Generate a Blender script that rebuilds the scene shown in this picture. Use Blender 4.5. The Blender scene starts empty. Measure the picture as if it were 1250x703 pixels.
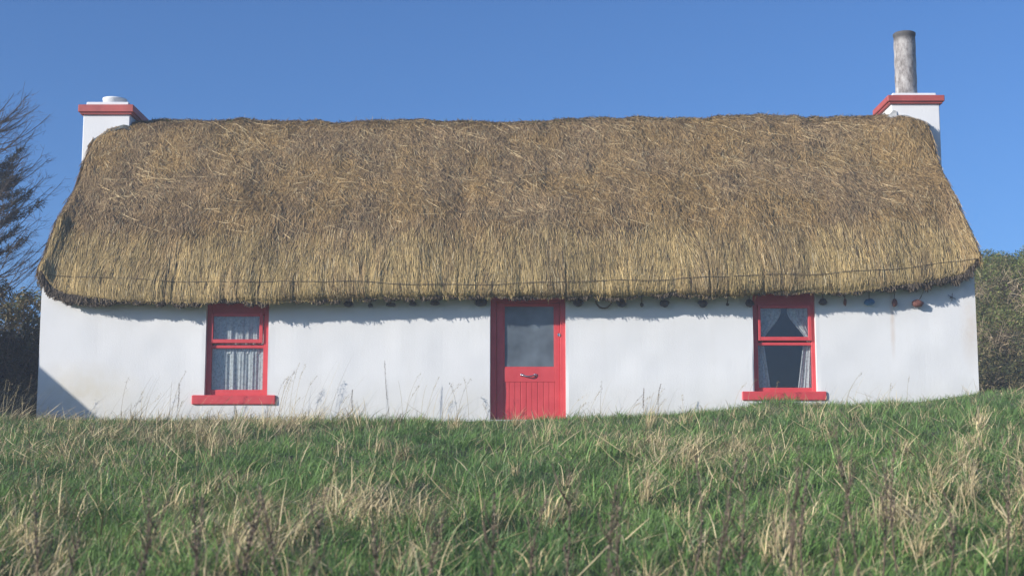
import bpy, math, random
import numpy as np
R = math.radians
S = bpy.context.scene
COL = S.collection
rng = np.random.default_rng(11)
random.seed(5)

# ------------------------------------------------------------------ camera, sky, sun, exposure
F = 1736.0; PITCH = R(7.5); CAM_Y = -21.7; CAM_Z = -0.99
cd = bpy.data.cameras.new('camera'); cam = bpy.data.objects.new('camera', cd); COL.objects.link(cam)
cd.sensor_width = 36; cd.lens = F / 1250 * 36; cd.clip_end = 3000; cd.clip_start = 0.1
cam.location = (0, CAM_Y, CAM_Z); cam.rotation_euler = (R(90) + PITCH, 0, 0)
cd.dof.use_dof = True; cd.dof.focus_distance = 21.9; cd.dof.aperture_fstop = 2.7
S.camera = cam
SUN_EL, SUN_AZ = R(20), R(59)            # azimuth measured from the facade's normal, towards the left
w = bpy.data.worlds.new('World'); S.world = w; w.use_nodes = True
nt = w.node_tree; bg = nt.nodes['Background']
sky = nt.nodes.new('ShaderNodeTexSky'); sky.sky_type = 'NISHITA'; sky.sun_disc = False
sky.sun_elevation = SUN_EL; sky.sun_rotation = math.pi + SUN_AZ
sky.altitude = 0; sky.air_density = 0.9; sky.dust_density = 1.1; sky.ozone_density = 8.5
tcw = nt.nodes.new('ShaderNodeTexCoord')
mpw = nt.nodes.new('ShaderNodeMapping'); mpw.inputs['Location'].default_value = (0, 0, 0.03)
nt.links.new(tcw.outputs['Generated'], mpw.inputs['Vector'])
nt.links.new(mpw.outputs['Vector'], sky.inputs['Vector'])
nt.links.new(sky.outputs['Color'], bg.inputs['Color']); bg.inputs['Strength'].default_value = 0.13
ld = bpy.data.lights.new('sun', 'SUN'); sun = bpy.data.objects.new('sun', ld); COL.objects.link(sun)
ld.energy = 4.7; ld.angle = R(0.5); ld.color = (1.0, 0.955, 0.88)
from mathutils import Vector, noise as mnoise
sd = Vector((math.sin(SUN_AZ) * math.cos(SUN_EL), math.cos(SUN_AZ) * math.cos(SUN_EL), -math.sin(SUN_EL)))
sun.rotation_euler = sd.to_track_quat('-Z', 'Y').to_euler(); sun.location = (-20, -20, 20)
vs = S.view_settings; vs.view_transform = 'Standard'; vs.look = 'None'; vs.exposure = 0.36; vs.gamma = 1.0; vs.use_curve_mapping = False
S.cycles.max_bounces = 6; S.cycles.transparent_max_bounces = 12; S.cycles.caustics_reflective = False; S.cycles.caustics_refractive = False

# ------------------------------------------------------------------ helpers
def W(u, v, Y=0.0):
    """measured photo pixel -> (X, Z) on the vertical plane at depth Y"""
    a = (u - 625) / F; b = (351.5 - v) / F
    dy = math.cos(PITCH) - b * math.sin(PITCH); dz = math.sin(PITCH) + b * math.cos(PITCH)
    t = (Y - CAM_Y) / dy
    return a * t, CAM_Z + dz * t
def table(pts, Y):
    p = [W(u, v, Y) for u, v in pts]
    xs = np.array([q[0] for q in p]); zs = np.array([q[1] for q in p])
    return lambda X: np.interp(X, xs, zs)
_lat = {}
def vn(x, y, seed=0):
    """smooth value noise in 0..1"""
    if seed not in _lat: _lat[seed] = np.random.default_rng(1000 + seed).random((256, 256))
    L = _lat[seed]; x = np.asarray(x, float); y = np.asarray(y, float)
    xi = np.floor(x).astype(int); yi = np.floor(y).astype(int); fx = x - xi; fy = y - yi
    fx = fx * fx * (3 - 2 * fx); fy = fy * fy * (3 - 2 * fy)
    g = lambda i, j: L[i % 256, j % 256]
    return (g(xi, yi) * (1 - fx) + g(xi + 1, yi) * fx) * (1 - fy) + (g(xi, yi + 1) * (1 - fx) + g(xi + 1, yi + 1) * fx) * fy
def fbm(x, y, seed=0, o=3):
    s = 0; a = 0.5; t = 0
    for k in range(o): s = s + a * vn(x * 2 ** k, y * 2 ** k, seed + k); t += a; a /= 2
    return s / t
def smooth(a, b, x):
    t = np.clip((np.asarray(x, float) - a) / (b - a), 0, 1); return t * t * (3 - 2 * t)

class MB:
    def __init__(s): s.v = []; s.f = []; s.m = []; s.n = 0; s.mat = 0; s.c = []; s.col = (1, 1, 1)
    def add(s, vs, fs):
        s.v.extend([tuple(v) for v in vs]); s.f.extend([tuple(i + s.n for i in f) for f in fs]); s.m.extend([s.mat] * len(fs))
        s.c.extend([tuple(s.col)] * len(vs)); s.n += len(vs)
    def box(s, x0, x1, y0, y1, z0, z1, b=0.0):
        if b <= 0:
            v = [(x0,y0,z0),(x1,y0,z0),(x1,y1,z0),(x0,y1,z0),(x0,y0,z1),(x1,y0,z1),(x1,y1,z1),(x0,y1,z1)]
            s.add(v, [(0,3,2,1),(4,5,6,7),(0,1,5,4),(1,2,6,5),(2,3,7,6),(3,0,4,7)]); return
        # bevelled box: 24 vertices
        xs = (x0, x1); ys = (y0, y1); zs = (z0, z1); v = []; idx = {}
        sg = lambda i: 1 if i == 0 else -1
        for i in (0,1):
            for j in (0,1):
                for k in (0,1):
                    for a in range(3):
                        p = [xs[i] + sg(i)*b, ys[j] + sg(j)*b, zs[k] + sg(k)*b]
                        p[a] = (xs[i], ys[j], zs[k])[a]; idx[i,j,k,a] = len(v); v.append(p)
        f = []
        cyc = [(0,0),(1,0),(1,1),(0,1)]
        for q in (0,1):
            f.append([idx[q,a,b_,0] for a,b_ in cyc]); f.append([idx[a,q,b_,1] for a,b_ in cyc]); f.append([idx[a,b_,q,2] for a,b_ in cyc])
        for a in (0,1):
            for b_ in (0,1):
                f.append([idx[0,a,b_,1], idx[1,a,b_,1], idx[1,a,b_,2], idx[0,a,b_,2]])
                f.append([idx[a,0,b_,0], idx[a,1,b_,0], idx[a,1,b_,2], idx[a,0,b_,2]])
                f.append([idx[a,b_,0,0], idx[a,b_,1,0], idx[a,b_,1,1], idx[a,b_,0,1]])
        for i in (0,1):
            for j in (0,1):
                for k in (0,1): f.append([idx[i,j,k,0], idx[i,j,k,1], idx[i,j,k,2]])
        s.add(v, f)
    def tube(s, pts, rad, n=6, cap=True):
        pts = [Vector(p) for p in pts]; m = len(pts); v = []; f = []
        if not hasattr(rad, '__len__'): rad = [rad] * m
        for i, p in enumerate(pts):
            t = (pts[min(i+1, m-1)] - pts[max(i-1, 0)]).normalized()
            a = t.cross(Vector((0,0,1)) if abs(t.z) < .9 else Vector((1,0,0))).normalized(); b = t.cross(a)
            for k in range(n):
                an = 2 * math.pi * k / n; v.append(p + (a * math.cos(an) + b * math.sin(an)) * rad[i])
        for i in range(m - 1):
            for k in range(n): f.append((i*n+k, i*n+(k+1)%n, (i+1)*n+(k+1)%n, (i+1)*n+k))
        if cap: f.append(tuple(range(n))[::-1]); f.append(tuple(range((m-1)*n, m*n)))
        s.add(v, f)
    def lathe(s, cx, cy, prof, n=24):
        v = []; f = []; m = len(prof)
        for r, z in prof:
            for k in range(n): an = 2*math.pi*k/n; v.append((cx + r*math.cos(an), cy + r*math.sin(an), z))
        for i in range(m-1):
            for k in range(n): f.append((i*n+k, i*n+(k+1)%n, (i+1)*n+(k+1)%n, (i+1)*n+k))
        f.append(tuple(range(n))[::-1]); f.append(tuple(range((m-1)*n, m*n))); s.add(v, f)
    def build(s, name, mats, parent=None, flat=True):
        me = bpy.data.meshes.new(name); me.from_pydata(s.v, [], s.f)
        for m in (mats if isinstance(mats, (list, tuple)) else [mats]): me.materials.append(m)
        me.polygons.foreach_set('material_index', s.m)
        ca = me.color_attributes.new('Col', 'FLOAT_COLOR', 'POINT')
        ca.data.foreach_set('color', np.concatenate([np.array(s.c, float), np.ones((s.n, 1))], 1).ravel())
        if not flat: me.polygons.foreach_set('use_smooth', [True] * len(s.f))
        import bmesh
        bm = bmesh.new(); bm.from_mesh(me); bmesh.ops.recalc_face_normals(bm, faces=bm.faces[:]); bm.to_mesh(me); bm.free()
        return link(name, me, parent)
def link(name, me, parent=None):
    o = bpy.data.objects.new(name, me); COL.objects.link(o)
    if parent is not None: o.parent = parent
    return o
def arrays_mesh(name, V, Q, T, C, mats, qi=None, smoothf=True):
    """fast mesh from numpy: verts, quads, tris, point colours"""
    me = bpy.data.meshes.new(name)
    nq, ntri = len(Q), len(T)
    me.vertices.add(len(V)); me.vertices.foreach_set('co', np.ascontiguousarray(V, np.float32).ravel())
    loops = np.concatenate([np.asarray(Q, np.int32).ravel(), np.asarray(T, np.int32).ravel()])
    me.loops.add(len(loops)); me.loops.foreach_set('vertex_index', loops)
    st = np.concatenate([np.arange(nq) * 4, nq * 4 + np.arange(ntri) * 3]).astype(np.int32)
    me.polygons.add(nq + ntri); me.polygons.foreach_set('loop_start', st)
    for m in mats: me.materials.append(m)
    if qi is not None: me.polygons.foreach_set('material_index', np.asarray(qi, np.int32))
    me.polygons.foreach_set('use_smooth', np.full(nq + ntri, smoothf))
    me.update(calc_edges=True)
    ca = me.color_attributes.new('Col', 'FLOAT_COLOR', 'POINT')
    ca.data.foreach_set('color', np.concatenate([C, np.ones((len(C), 1))], 1).astype(np.float32).ravel())
    return me
def ribbons(P, Wd, side, C):
    """P (N,K,3) spines, Wd (N,K) half widths, side (N,3) -> verts, quads, colours"""
    N, K, _ = P.shape
    A = P - side[:, None, :] * Wd[..., None]; B = P + side[:, None, :] * Wd[..., None]
    V = np.stack([A, B], 2).reshape(N * K * 2, 3)
    b = (np.arange(N) * K * 2)[:, None] + (np.arange(K - 1) * 2)[None, :]
    Q = np.stack([b, b + 1, b + 3, b + 2], -1).reshape(-1, 4)
    return V, Q, np.repeat(C, K * 2, 0)
def thing(name, label, cat, loc=(0, 0, 0), group=None):
    o = bpy.data.objects.new(name, None); COL.objects.link(o); o.location = loc; o.empty_display_size = .2
    o['label'] = label; o['category'] = cat
    if group: o['group'] = group
    return o
def tag(o, label, cat, group=None, kind=None):
    o['label'] = label; o['category'] = cat
    if group: o['group'] = group
    if kind: o['kind'] = kind
    return o

# ------------------------------------------------------------------ materials
def mat(name):
    m = bpy.data.materials.new(name); m.use_nodes = True; n = m.node_tree
    return m, n, n.nodes['Principled BSDF']
def N(n, t, **kw):
    x = n.nodes.new(t)
    for k, v in kw.items():
        if hasattr(x, k): setattr(x, k, v)
        else: x.inputs[k].default_value = v
    return x
def ramp(n, src, stops):
    r = n.nodes.new('ShaderNodeValToRGB'); e = r.color_ramp.elements
    while len(e) < len(stops): e.new(.5)
    for i, (p, c) in enumerate(stops): e[i].position = p; e[i].color = (*c, 1)
    n.links.new(src, r.inputs[0]); return r.outputs[0]
def noise_tex(n, scale, detail=4, vec=None, rough=.6, mscale=None):
    t = N(n, 'ShaderNodeTexNoise'); t.inputs['Scale'].default_value = scale; t.inputs['Detail'].default_value = detail; t.inputs['Roughness'].default_value = rough
    if vec is None:
        vec = N(n, 'ShaderNodeTexCoord').outputs['Object']
    if mscale:
        mp = N(n, 'ShaderNodeMapping'); mp.inputs['Scale'].default_value = mscale; n.links.new(vec, mp.inputs[0]); vec = mp.outputs[0]
    n.links.new(vec, t.inputs['Vector']); return t.outputs['Fac']
def mixc(n, fac, a, b, mode='MIX'):
    m = N(n, 'ShaderNodeMix', data_type='RGBA', blend_type=mode)
    for s, v in ((m.inputs[0], fac), (m.inputs[6], a), (m.inputs[7], b)):
        if hasattr(v, 'is_output'): n.links.new(v, s)
        elif isinstance(v, (int, float)): s.default_value = v
        else: s.default_value = (*v, 1)
    return m.outputs[2]
def bump(n, p, h, strength=.3, dist=.02):
    b = N(n, 'ShaderNodeBump'); b.inputs['Strength'].default_value = strength; b.inputs['Distance'].default_value = dist
    n.links.new(h, b.inputs['Height']); n.links.new(b.outputs[0], p.inputs['Normal'])

def m_leafy(name, transl=.3, rough=.6, spec=.3, val=1.0):
    m, n, p = mat(name)
    a = N(n, 'ShaderNodeVertexColor', layer_name='Col')
    p.inputs['Roughness'].default_value = rough; p.inputs['Specular IOR Level'].default_value = spec
    n.links.new(a.outputs[0], p.inputs['Base Color'])
    if transl > 0:
        tr = N(n, 'ShaderNodeBsdfTranslucent'); n.links.new(a.outputs[0], tr.inputs[0])
        mx = N(n, 'ShaderNodeMixShader'); mx.inputs[0].default_value = transl
        n.links.new(p.outputs[0], mx.inputs[1]); n.links.new(tr.outputs[0], mx.inputs[2])
        n.links.new(mx.outputs[0], n.nodes['Material Output'].inputs[0])
    return m
M = {}
M['grass'] = m_leafy('grass_blade', .3, .55, .35)
M['straw'] = m_leafy('straw', .12, .7, .2)
M['leaf'] = m_leafy('leaf', .25, .55, .3)
M['bark'] = m_leafy('bark', 0, .85, .2)

def make_plaster():
    m, n, p = mat('whitewashed_plaster')
    obj = N(n, 'ShaderNodeTexCoord').outputs['Object']
    c = ramp(n, noise_tex(n, 1.1, 5, obj), [(.3, (.70, .69, .68)), (.62, (.745, .735, .725))])
    # dribbled weather streaks
    st = noise_tex(n, 1.0, 4, obj, .55, (6.0, 1, .35))
    c = mixc(n, ramp(n, st, [(.54, (0, 0, 0)), (.75, (.10, .10, .10))]), c, (.55, .52, .47))
    sp = N(n, 'ShaderNodeSeparateXYZ'); n.links.new(obj, sp.inputs[0])
    def blob(cx, cz, rx, rz, pw):
        mp = N(n, 'ShaderNodeMapping'); mp.inputs['Location'].default_value = (-cx / rx, 0, -cz / rz); mp.inputs['Scale'].default_value = (1 / rx, 0, 1 / rz)
        n.links.new(obj, mp.inputs[0]); g = N(n, 'ShaderNodeTexGradient', gradient_type='SPHERICAL'); n.links.new(mp.outputs[0], g.inputs[0])
        mu = N(n, 'ShaderNodeMath', operation='MULTIPLY'); mu.inputs[1].default_value = pw; n.links.new(g.outputs['Fac'], mu.inputs[0])
        m2 = N(n, 'ShaderNodeMath', operation='MULTIPLY'); n.links.new(mu.outputs[0], m2.inputs[0]); n.links.new(noise_tex(n, 5, 4, obj), m2.inputs[1])
        return m2.outputs[0]
    c = mixc(n, blob(-6.6, .25, 1.1, .55, 1.0), c, (.60, .52, .36))      # damp stain low at the left corner
    c = mixc(n, blob(7.06, 1.25, .22, .75, .75), c, (.55, .40, .25))     # rust at the right corner
    c = mixc(n, blob(5.84, 1.35, .05, .65, .9), c, (.55, .38, .25))      # rust run under a peg
    # splash dirt near ground
    dz = N(n, 'ShaderNodeMapRange'); dz.inputs[1].default_value = .55; dz.inputs[2].default_value = .0; dz.inputs[3].default_value = 0; dz.inputs[4].default_value = .45
    n.links.new(sp.outputs['Z'], dz.inputs[0])
    mm = N(n, 'ShaderNodeMath', operation='MULTIPLY'); n.links.new(dz.outputs[0], mm.inputs[0]); n.links.new(noise_tex(n, 4, 5, obj), mm.inputs[1])
    c = mixc(n, mm.outputs[0], c, (.50, .47, .38))
    n.links.new(c, p.inputs['Base Color']); p.inputs['Roughness'].default_value = .85; p.inputs['Specular IOR Level'].default_value = .2
    bump(n, p, noise_tex(n, 45, 5, obj, .65), .25, .012)
    return m
M['plaster'] = make_plaster()
def paint(name, c0, c1, rough=.42):
    m, n, p = mat(name); obj = N(n, 'ShaderNodeTexCoord').outputs['Object']
    c = ramp(n, noise_tex(n, 3.5, 5, obj), [(.35, c0), (.65, c1)])
    c = mixc(n, ramp(n, noise_tex(n, 30, 4, obj), [(.62, (0, 0, 0)), (.75, (.35, .35, .35))]), c, tuple(min(1, v * .8 + .12) for v in c1))
    n.links.new(c, p.inputs['Base Color']); p.inputs['Roughness'].default_value = rough
    bump(n, p, noise_tex(n, 60, 3, obj, .5, (1, 1, .3)), .12, .006); return m
M['red'] = paint('red_gloss_paint', (.55, .052, .058), (.63, .070, .076))
M['darkred'] = paint('weathered_red_paint', (.33, .06, .05), (.46, .085, .07), .6)
def simple(name, c, rough=.6, metal=0, sc=8, var=.25):
    m, n, p = mat(name); obj = N(n, 'ShaderNodeTexCoord').outputs['Object']
    cc = ramp(n, noise_tex(n, sc, 5, obj), [(.3, tuple(v * (1 - var) for v in c)), (.7, tuple(min(1, v * (1 + var)) for v in c))])
    n.links.new(cc, p.inputs['Base Color']); p.inputs['Roughness'].default_value = rough; p.inputs['Metallic'].default_value = metal
    bump(n, p, noise_tex(n, sc * 3, 4, obj), .25, .01); return m
M['stone'] = simple('dark_stone', (.055, .055, .06), .8, 0, 14, .4)
M['blue'] = simple('faded_blue_paint', (.05, .18, .34), .6, 0, 20, .4)
M['rust'] = simple('rusty_brown', (.16, .06, .045), .8, 0, 20, .4)
M['cord'] = simple('old_cord', (.10, .075, .045), .9, 0, 30, .3)
M['cement'] = simple('cement_fillet', (.42, .42, .41), .9, 0, 6, .2)
M['slate'] = simple('mossy_lead', (.075, .085, .08), .8, 0, 10, .4)
M['chrome'] = simple('worn_chrome', (.6, .6, .6), .25, 1, 10, .1)
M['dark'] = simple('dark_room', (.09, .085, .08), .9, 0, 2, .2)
M['shedstone'] = simple('rubble_stone', (.27, .26, .24), .9, 0, 3, .4)
M['tin'] = simple('rusted_tin', (.22, .12, .08), .7, 0, 2, .4)
def make_pot():
    m, n, p = mat('weathered_pot'); obj = N(n, 'ShaderNodeTexCoord').outputs['Object']
    c = ramp(n, noise_tex(n, 8.5, 8, obj, .78, (1, 1, .5)), [(.36, (.13, .115, .105)), (.5, (.33, .30, .28)), (.66, (.52, .50, .47))])
    g = N(n, 'ShaderNodeTexCoord').outputs['Generated']; sp = N(n, 'ShaderNodeSeparateXYZ'); n.links.new(g, sp.inputs[0])
    c = mixc(n, ramp(n, sp.outputs['Z'], [(.84, (0, 0, 0)), (.93, (.9, .9, .9))]), c, (.05, .047, .045))   # soot round the mouth
    n.links.new(c, p.inputs['Base Color']); p.inputs['Roughness'].default_value = .85
    bump(n, p, noise_tex(n, 16, 5, obj), .5, .02); return m
M['pot'] = make_pot()
def make_glass(name, refl=1.0, tint=(.9, .92, .92), rough=.02, opaque=0.0, body=(.1, .11, .12)):
    m, n, p = mat(name); n.nodes.remove(p)
    tr = N(n, 'ShaderNodeBsdfTransparent'); tr.inputs[0].default_value = (*tint, 1)
    gl = N(n, 'ShaderNodeBsdfGlossy'); gl.inputs['Roughness'].default_value = rough
    lw = N(n, 'ShaderNodeLayerWeight'); lw.inputs[0].default_value = .5
    pw = N(n, 'ShaderNodeMath', operation='POWER'); pw.inputs[1].default_value = 5; n.links.new(lw.outputs['Facing'], pw.inputs[0])
    fr = N(n, 'ShaderNodeMath', operation='MULTIPLY_ADD'); fr.inputs[1].default_value = .95; fr.inputs[2].default_value = .045; n.links.new(pw.outputs[0], fr.inputs[0])
    base = tr.outputs[0]
    if opaque > 0:
        df = N(n, 'ShaderNodeBsdfDiffuse'); obj = N(n, 'ShaderNodeTexCoord').outputs['Object']
        n.links.new(ramp(n, noise_tex(n, 1.6, 3, obj), [(.32, tuple(v * .55 for v in body)), (.68, tuple(v * 1.6 for v in body))]), df.inputs[0])  # mottled body colour stands in for soft reflections on the frosted pane
        m0 = N(n, 'ShaderNodeMixShader'); m0.inputs[0].default_value = opaque; n.links.new(tr.outputs[0], m0.inputs[1]); n.links.new(df.outputs[0], m0.inputs[2]); base = m0.outputs[0]
    mu = N(n, 'ShaderNodeMath', operation='MULTIPLY'); mu.inputs[1].default_value = refl; n.links.new(fr.outputs[0], mu.inputs[0])
    mx = N(n, 'ShaderNodeMixShader'); n.links.new(mu.outputs[0], mx.inputs[0]); n.links.new(base, mx.inputs[1]); n.links.new(gl.outputs[0], mx.inputs[2])
    n.links.new(mx.outputs[0], n.nodes['Material Output'].inputs[0]); return m
M['glass'] = make_glass('window_glass', 1.2)
M['frost'] = make_glass('frosted_glass', 1.6, (.8, .85, .9), .3, .75, (.14, .165, .185))
def make_lace():
    m, n, p = mat('lace_net'); obj = N(n, 'ShaderNodeTexCoord').outputs['Object']
    p.inputs['Base Color'].default_value = (.86, .86, .85, 1); p.inputs['Roughness'].default_value = .9
    t = N(n, 'ShaderNodeBsdfTranslucent'); t.inputs[0].default_value = (.85, .85, .85, 1)
    a = N(n, 'ShaderNodeMixShader'); a.inputs[0].default_value = .35; n.links.new(p.outputs[0], a.inputs[1]); n.links.new(t.outputs[0], a.inputs[2])
    tr = N(n, 'ShaderNodeBsdfTransparent'); b = N(n, 'ShaderNodeMixShader')
    n.links.new(ramp(n, noise_tex(n, 26, 3, obj), [(.36, (.68, .68, .68)), (.54, (.99, .99, .99))]), b.inputs[0])
    n.links.new(tr.outputs[0], b.inputs[1]); n.links.new(a.outputs[0], b.inputs[2]); n.links.new(b.outputs[0], n.nodes['Material Output'].inputs[0]); return m
M['lace'] = make_lace()
def make_soil():
    m, n, p = mat('soil_under_grass'); obj = N(n, 'ShaderNodeTexCoord').outputs['Object']
    c = ramp(n, noise_tex(n, .9, 6, obj), [(.35, (.08, .10, .04)), (.5, (.11, .13, .055)), (.68, (.22, .19, .11))])
    c = mixc(n, ramp(n, noise_tex(n, 30, 4, obj), [(.4, (0, 0, 0)), (.7, (.6, .6, .6))]), c, (.05, .055, .02))
    n.links.new(c, p.inputs['Base Color']); p.inputs['Roughness'].default_value = .95; bump(n, p, noise_tex(n, 20, 5, obj), .6, .05); return m
M['soil'] = make_soil()

# ------------------------------------------------------------------ ground
_gl = table([(-400, 512), (0, 509), (43, 512), (300, 514), (600, 514), (700, 511), (800, 507), (900, 500), (1000, 495), (1100, 493), (1150, 487), (1200, 479), (1250, 477), (1600, 470)], 0.0)
def ground_z(X, Y):
    X = np.asarray(X, float); Y = np.asarray(Y, float)
    z0 = _gl(np.clip(X, -14, 13))
    d = np.clip(-Y, 0, 60)
    front = z0 * (1 - .6 * smooth(0, 16, d)) - .112 * np.minimum(d, 24) - .03 * np.maximum(d - 24, 0)
    b = np.clip(Y, 0, None)
    back = z0 + .02 * np.minimum(b, 30)
    hill = 3.72 * smooth(9.6, 14.0, X + .12 * (Y - 14)) * smooth(8, 17, Y) * (1 - .8 * smooth(60, 140, np.hypot(X, Y)))
    z = np.where(Y < 0, front, back) + hill
    tuss = (fbm(X * 1.1 + 7, Y * 1.1, 3) - .5) * .28 + (vn(X * 3.2, Y * 3.2, 9) - .5) * .12
    near = smooth(.0, 1.5, d) * (1 - smooth(25, 45, np.hypot(X, Y)))
    hump = .17 * np.exp(-((X - 3.85) / .42) ** 2 - ((Y + .7) / .5) ** 2)
    return z + tuss * near * .8 + hump
def build_ground():
    def axis(lo, hi, st, far):
        mid = np.arange(lo, hi + st / 2, st); g = []
        k = st
        x = hi
        while x < far: k *= 1.35; x += k; g.append(x)
        g2 = []; k = st; x = lo
        while x > -far: k *= 1.35; x -= k; g2.append(x)
        return np.array(g2[::-1] + list(mid) + g)
    xs = axis(-13, 17, .18, 220); ys = axis(-20, 18, .18, 220)
    X, Y = np.meshgrid(xs, ys, indexing='ij'); Z = ground_z(X, Y)
    nx, ny = X.shape; V = np.stack([X, Y, Z], -1).reshape(-1, 3)
    i = np.arange(nx - 1)[:, None] * ny + np.arange(ny - 1)[None, :]
    Q = np.stack([i, i + ny, i + ny + 1, i + 1], -1).reshape(-1, 4)
    me = arrays_mesh('ground', V, Q, np.zeros((0, 3), int), np.ones((len(V), 3)), [M['soil']])
    o = link('ground', me); o['kind'] = 'structure'
    o['label'] = 'grassy slope rising towards the white cottage'
build_ground()
def build_haze():
    # thin haze volume added to lift the dark tones and pale the bushes
    m, n, p = mat('tone_lift_haze'); n.nodes.remove(p); v = n.nodes.new('ShaderNodeVolumePrincipled')
    v.inputs['Density'].default_value = .0028; v.inputs['Color'].default_value = (.80, .88, 1, 1)
    n.links.new(v.outputs[0], n.nodes['Material Output'].inputs['Volume'])
    mb = MB(); mb.box(-330, 330, -330, 330, -8.5, 8.2); o = mb.build('haze', m); o['kind'] = 'stuff'; o['label'] = 'thin pale haze added over the field to lift dark tones'
build_haze()

# ------------------------------------------------------------------ cottage
XL, XR, DEPTH = W(43, 500)[0] + .02, W(1193, 480)[0] + .03, 6.0
cottage = thing('thatched_cottage', 'long low white cottage with a thatched roof and red door', 'cottage')
eave = table([(30, 342), (44, 345), (49, 352), (56, 362), (66, 368), (78, 371), (130, 373), (230, 374), (300, 370), (330, 371), (400, 367), (500, 366), (600, 365), (690, 365), (800, 363), (920, 361), (1000, 359), (1060, 356), (1120, 352), (1165, 346.5), (1180, 344), (1190, 335), (1196, 328), (1220, 325)], -.3)
_ev = eave
eave = lambda X: _ev(X) + .055
ridge = table([(100, 150), (165, 152), (200, 150), (240, 148), (300, 148.5), (340, 151), (400, 150), (480, 147), (560, 149), (640, 150), (720, 148), (800, 146), (900, 144), (960, 143), (1020, 145), (1060, 146), (1150, 148)], 3.0)
def overh(X):
    return np.interp(X, [-7.4, -7.0, -6, -4.5, -2, 2, 4, 5.5, 6.6, 7.2], [.09, .15, .30, .38, .42, .42, .41, .34, .24, .16])

# openings measured on the facade: (x0, x1, z0, z1)
WL0, WLz = W(249, 489); WL1, _ = W(326, 483)
WR0, WRz = W(921, 484); WR1, _ = W(998, 478)
D0, _ = W(598.5, 500); D1, _ = W(691, 500)
def ztop(x): return float(eave(x)) + .03
OPEN = [(WL0, WL1, WLz, ztop(WL0)), (D0, D1, -.25, ztop(D0)), (WR0, WR1, WRz, ztop(WR0))]
def build_wall():
    mb = MB()
    T = .5; top = lambda x: float(eave(x)) + .25
    xs = sorted(set(list(np.linspace(XL, XR, 180)) + [o[i] for o in OPEN for i in (0, 1)]))
    nz = 26; zb = -.6
    def yoff(x, z): return float((fbm(x * .9 + 3, z * .9 + 5, 20) - .5) * .03 + (vn(x * 3, z * 3, 22) - .5) * .012)
    for a, b in zip(xs[:-1], xs[1:]):
        if b - a < 1e-5: continue
        cm = (a + b) / 2
        op = next((o for o in OPEN if o[0] < cm < o[1]), None)
        spans = [(zb, None)] if op is None else [(zb, op[2]), (op[3], None)]
        for z0, z1 in spans:
            n = nz if op is None else 10
            za = lambda x, t: z0 + t * ((top(x) if z1 is None else z1) - z0)
            v = []; f = []
            for k in range(n + 1):
                t = k / n
                for x in (a, b):
                    z = za(x, t); edge = 0 if op else 1
                    v.append((x, yoff(x, z) * (0 if any(abs(x - o[i]) < 1e-6 for o in OPEN for i in (0, 1)) or op else 1), z))
            for k in range(n): f.append((2*k, 2*k+1, 2*k+3, 2*k+2))
            mb.add(v, f)
    for x0, x1, z0, z1 in OPEN:      # reveals
        mb.add([(x0,0,z0),(x0,T,z0),(x0,T,z1),(x0,0,z1)], [(0,1,2,3)]); mb.add([(x1,0,z0),(x1,T,z0),(x1,T,z1),(x1,0,z1)], [(0,1,2,3)])
        mb.add([(x0,0,z0),(x1,0,z0),(x1,T,z0),(x0,T,z0)], [(0,1,2,3)]); mb.add([(x0,0,z1),(x1,0,z1),(x1,T,z1),(x0,T,z1)], [(0,1,2,3)])
    # gables, back, inner skin of the front wall, floor
    for x, xi in ((XL, XL + T), (XR, XR - T)):
        e = top(x); r = float(ridge(x)) - .45
        mb.add([(x, yoff(x, zb)*0, zb), (x, DEPTH, zb), (x, DEPTH, e), (x, DEPTH/2, r), (x, 0, e)], [(0,1,2,3,4)])
    mb.add([(XL,DEPTH,zb),(XR,DEPTH,zb),(XR,DEPTH,top(XR)),(XL,DEPTH,top(XL))], [(0,1,2,3)])
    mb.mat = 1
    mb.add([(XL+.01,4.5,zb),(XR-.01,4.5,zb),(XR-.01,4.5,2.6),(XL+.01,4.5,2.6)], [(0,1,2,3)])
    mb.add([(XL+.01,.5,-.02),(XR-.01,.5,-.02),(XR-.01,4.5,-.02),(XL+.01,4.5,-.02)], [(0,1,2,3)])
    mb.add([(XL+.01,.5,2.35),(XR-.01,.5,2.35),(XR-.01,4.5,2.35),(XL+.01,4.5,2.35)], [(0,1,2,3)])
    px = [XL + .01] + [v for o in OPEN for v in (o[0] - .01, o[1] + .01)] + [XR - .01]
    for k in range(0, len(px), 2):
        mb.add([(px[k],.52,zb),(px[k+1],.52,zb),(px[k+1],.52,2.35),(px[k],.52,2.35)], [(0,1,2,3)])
    me = mb.build('wall', [M['plaster'], M['dark']], cottage, flat=False)
    return me
build_wall()

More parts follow.
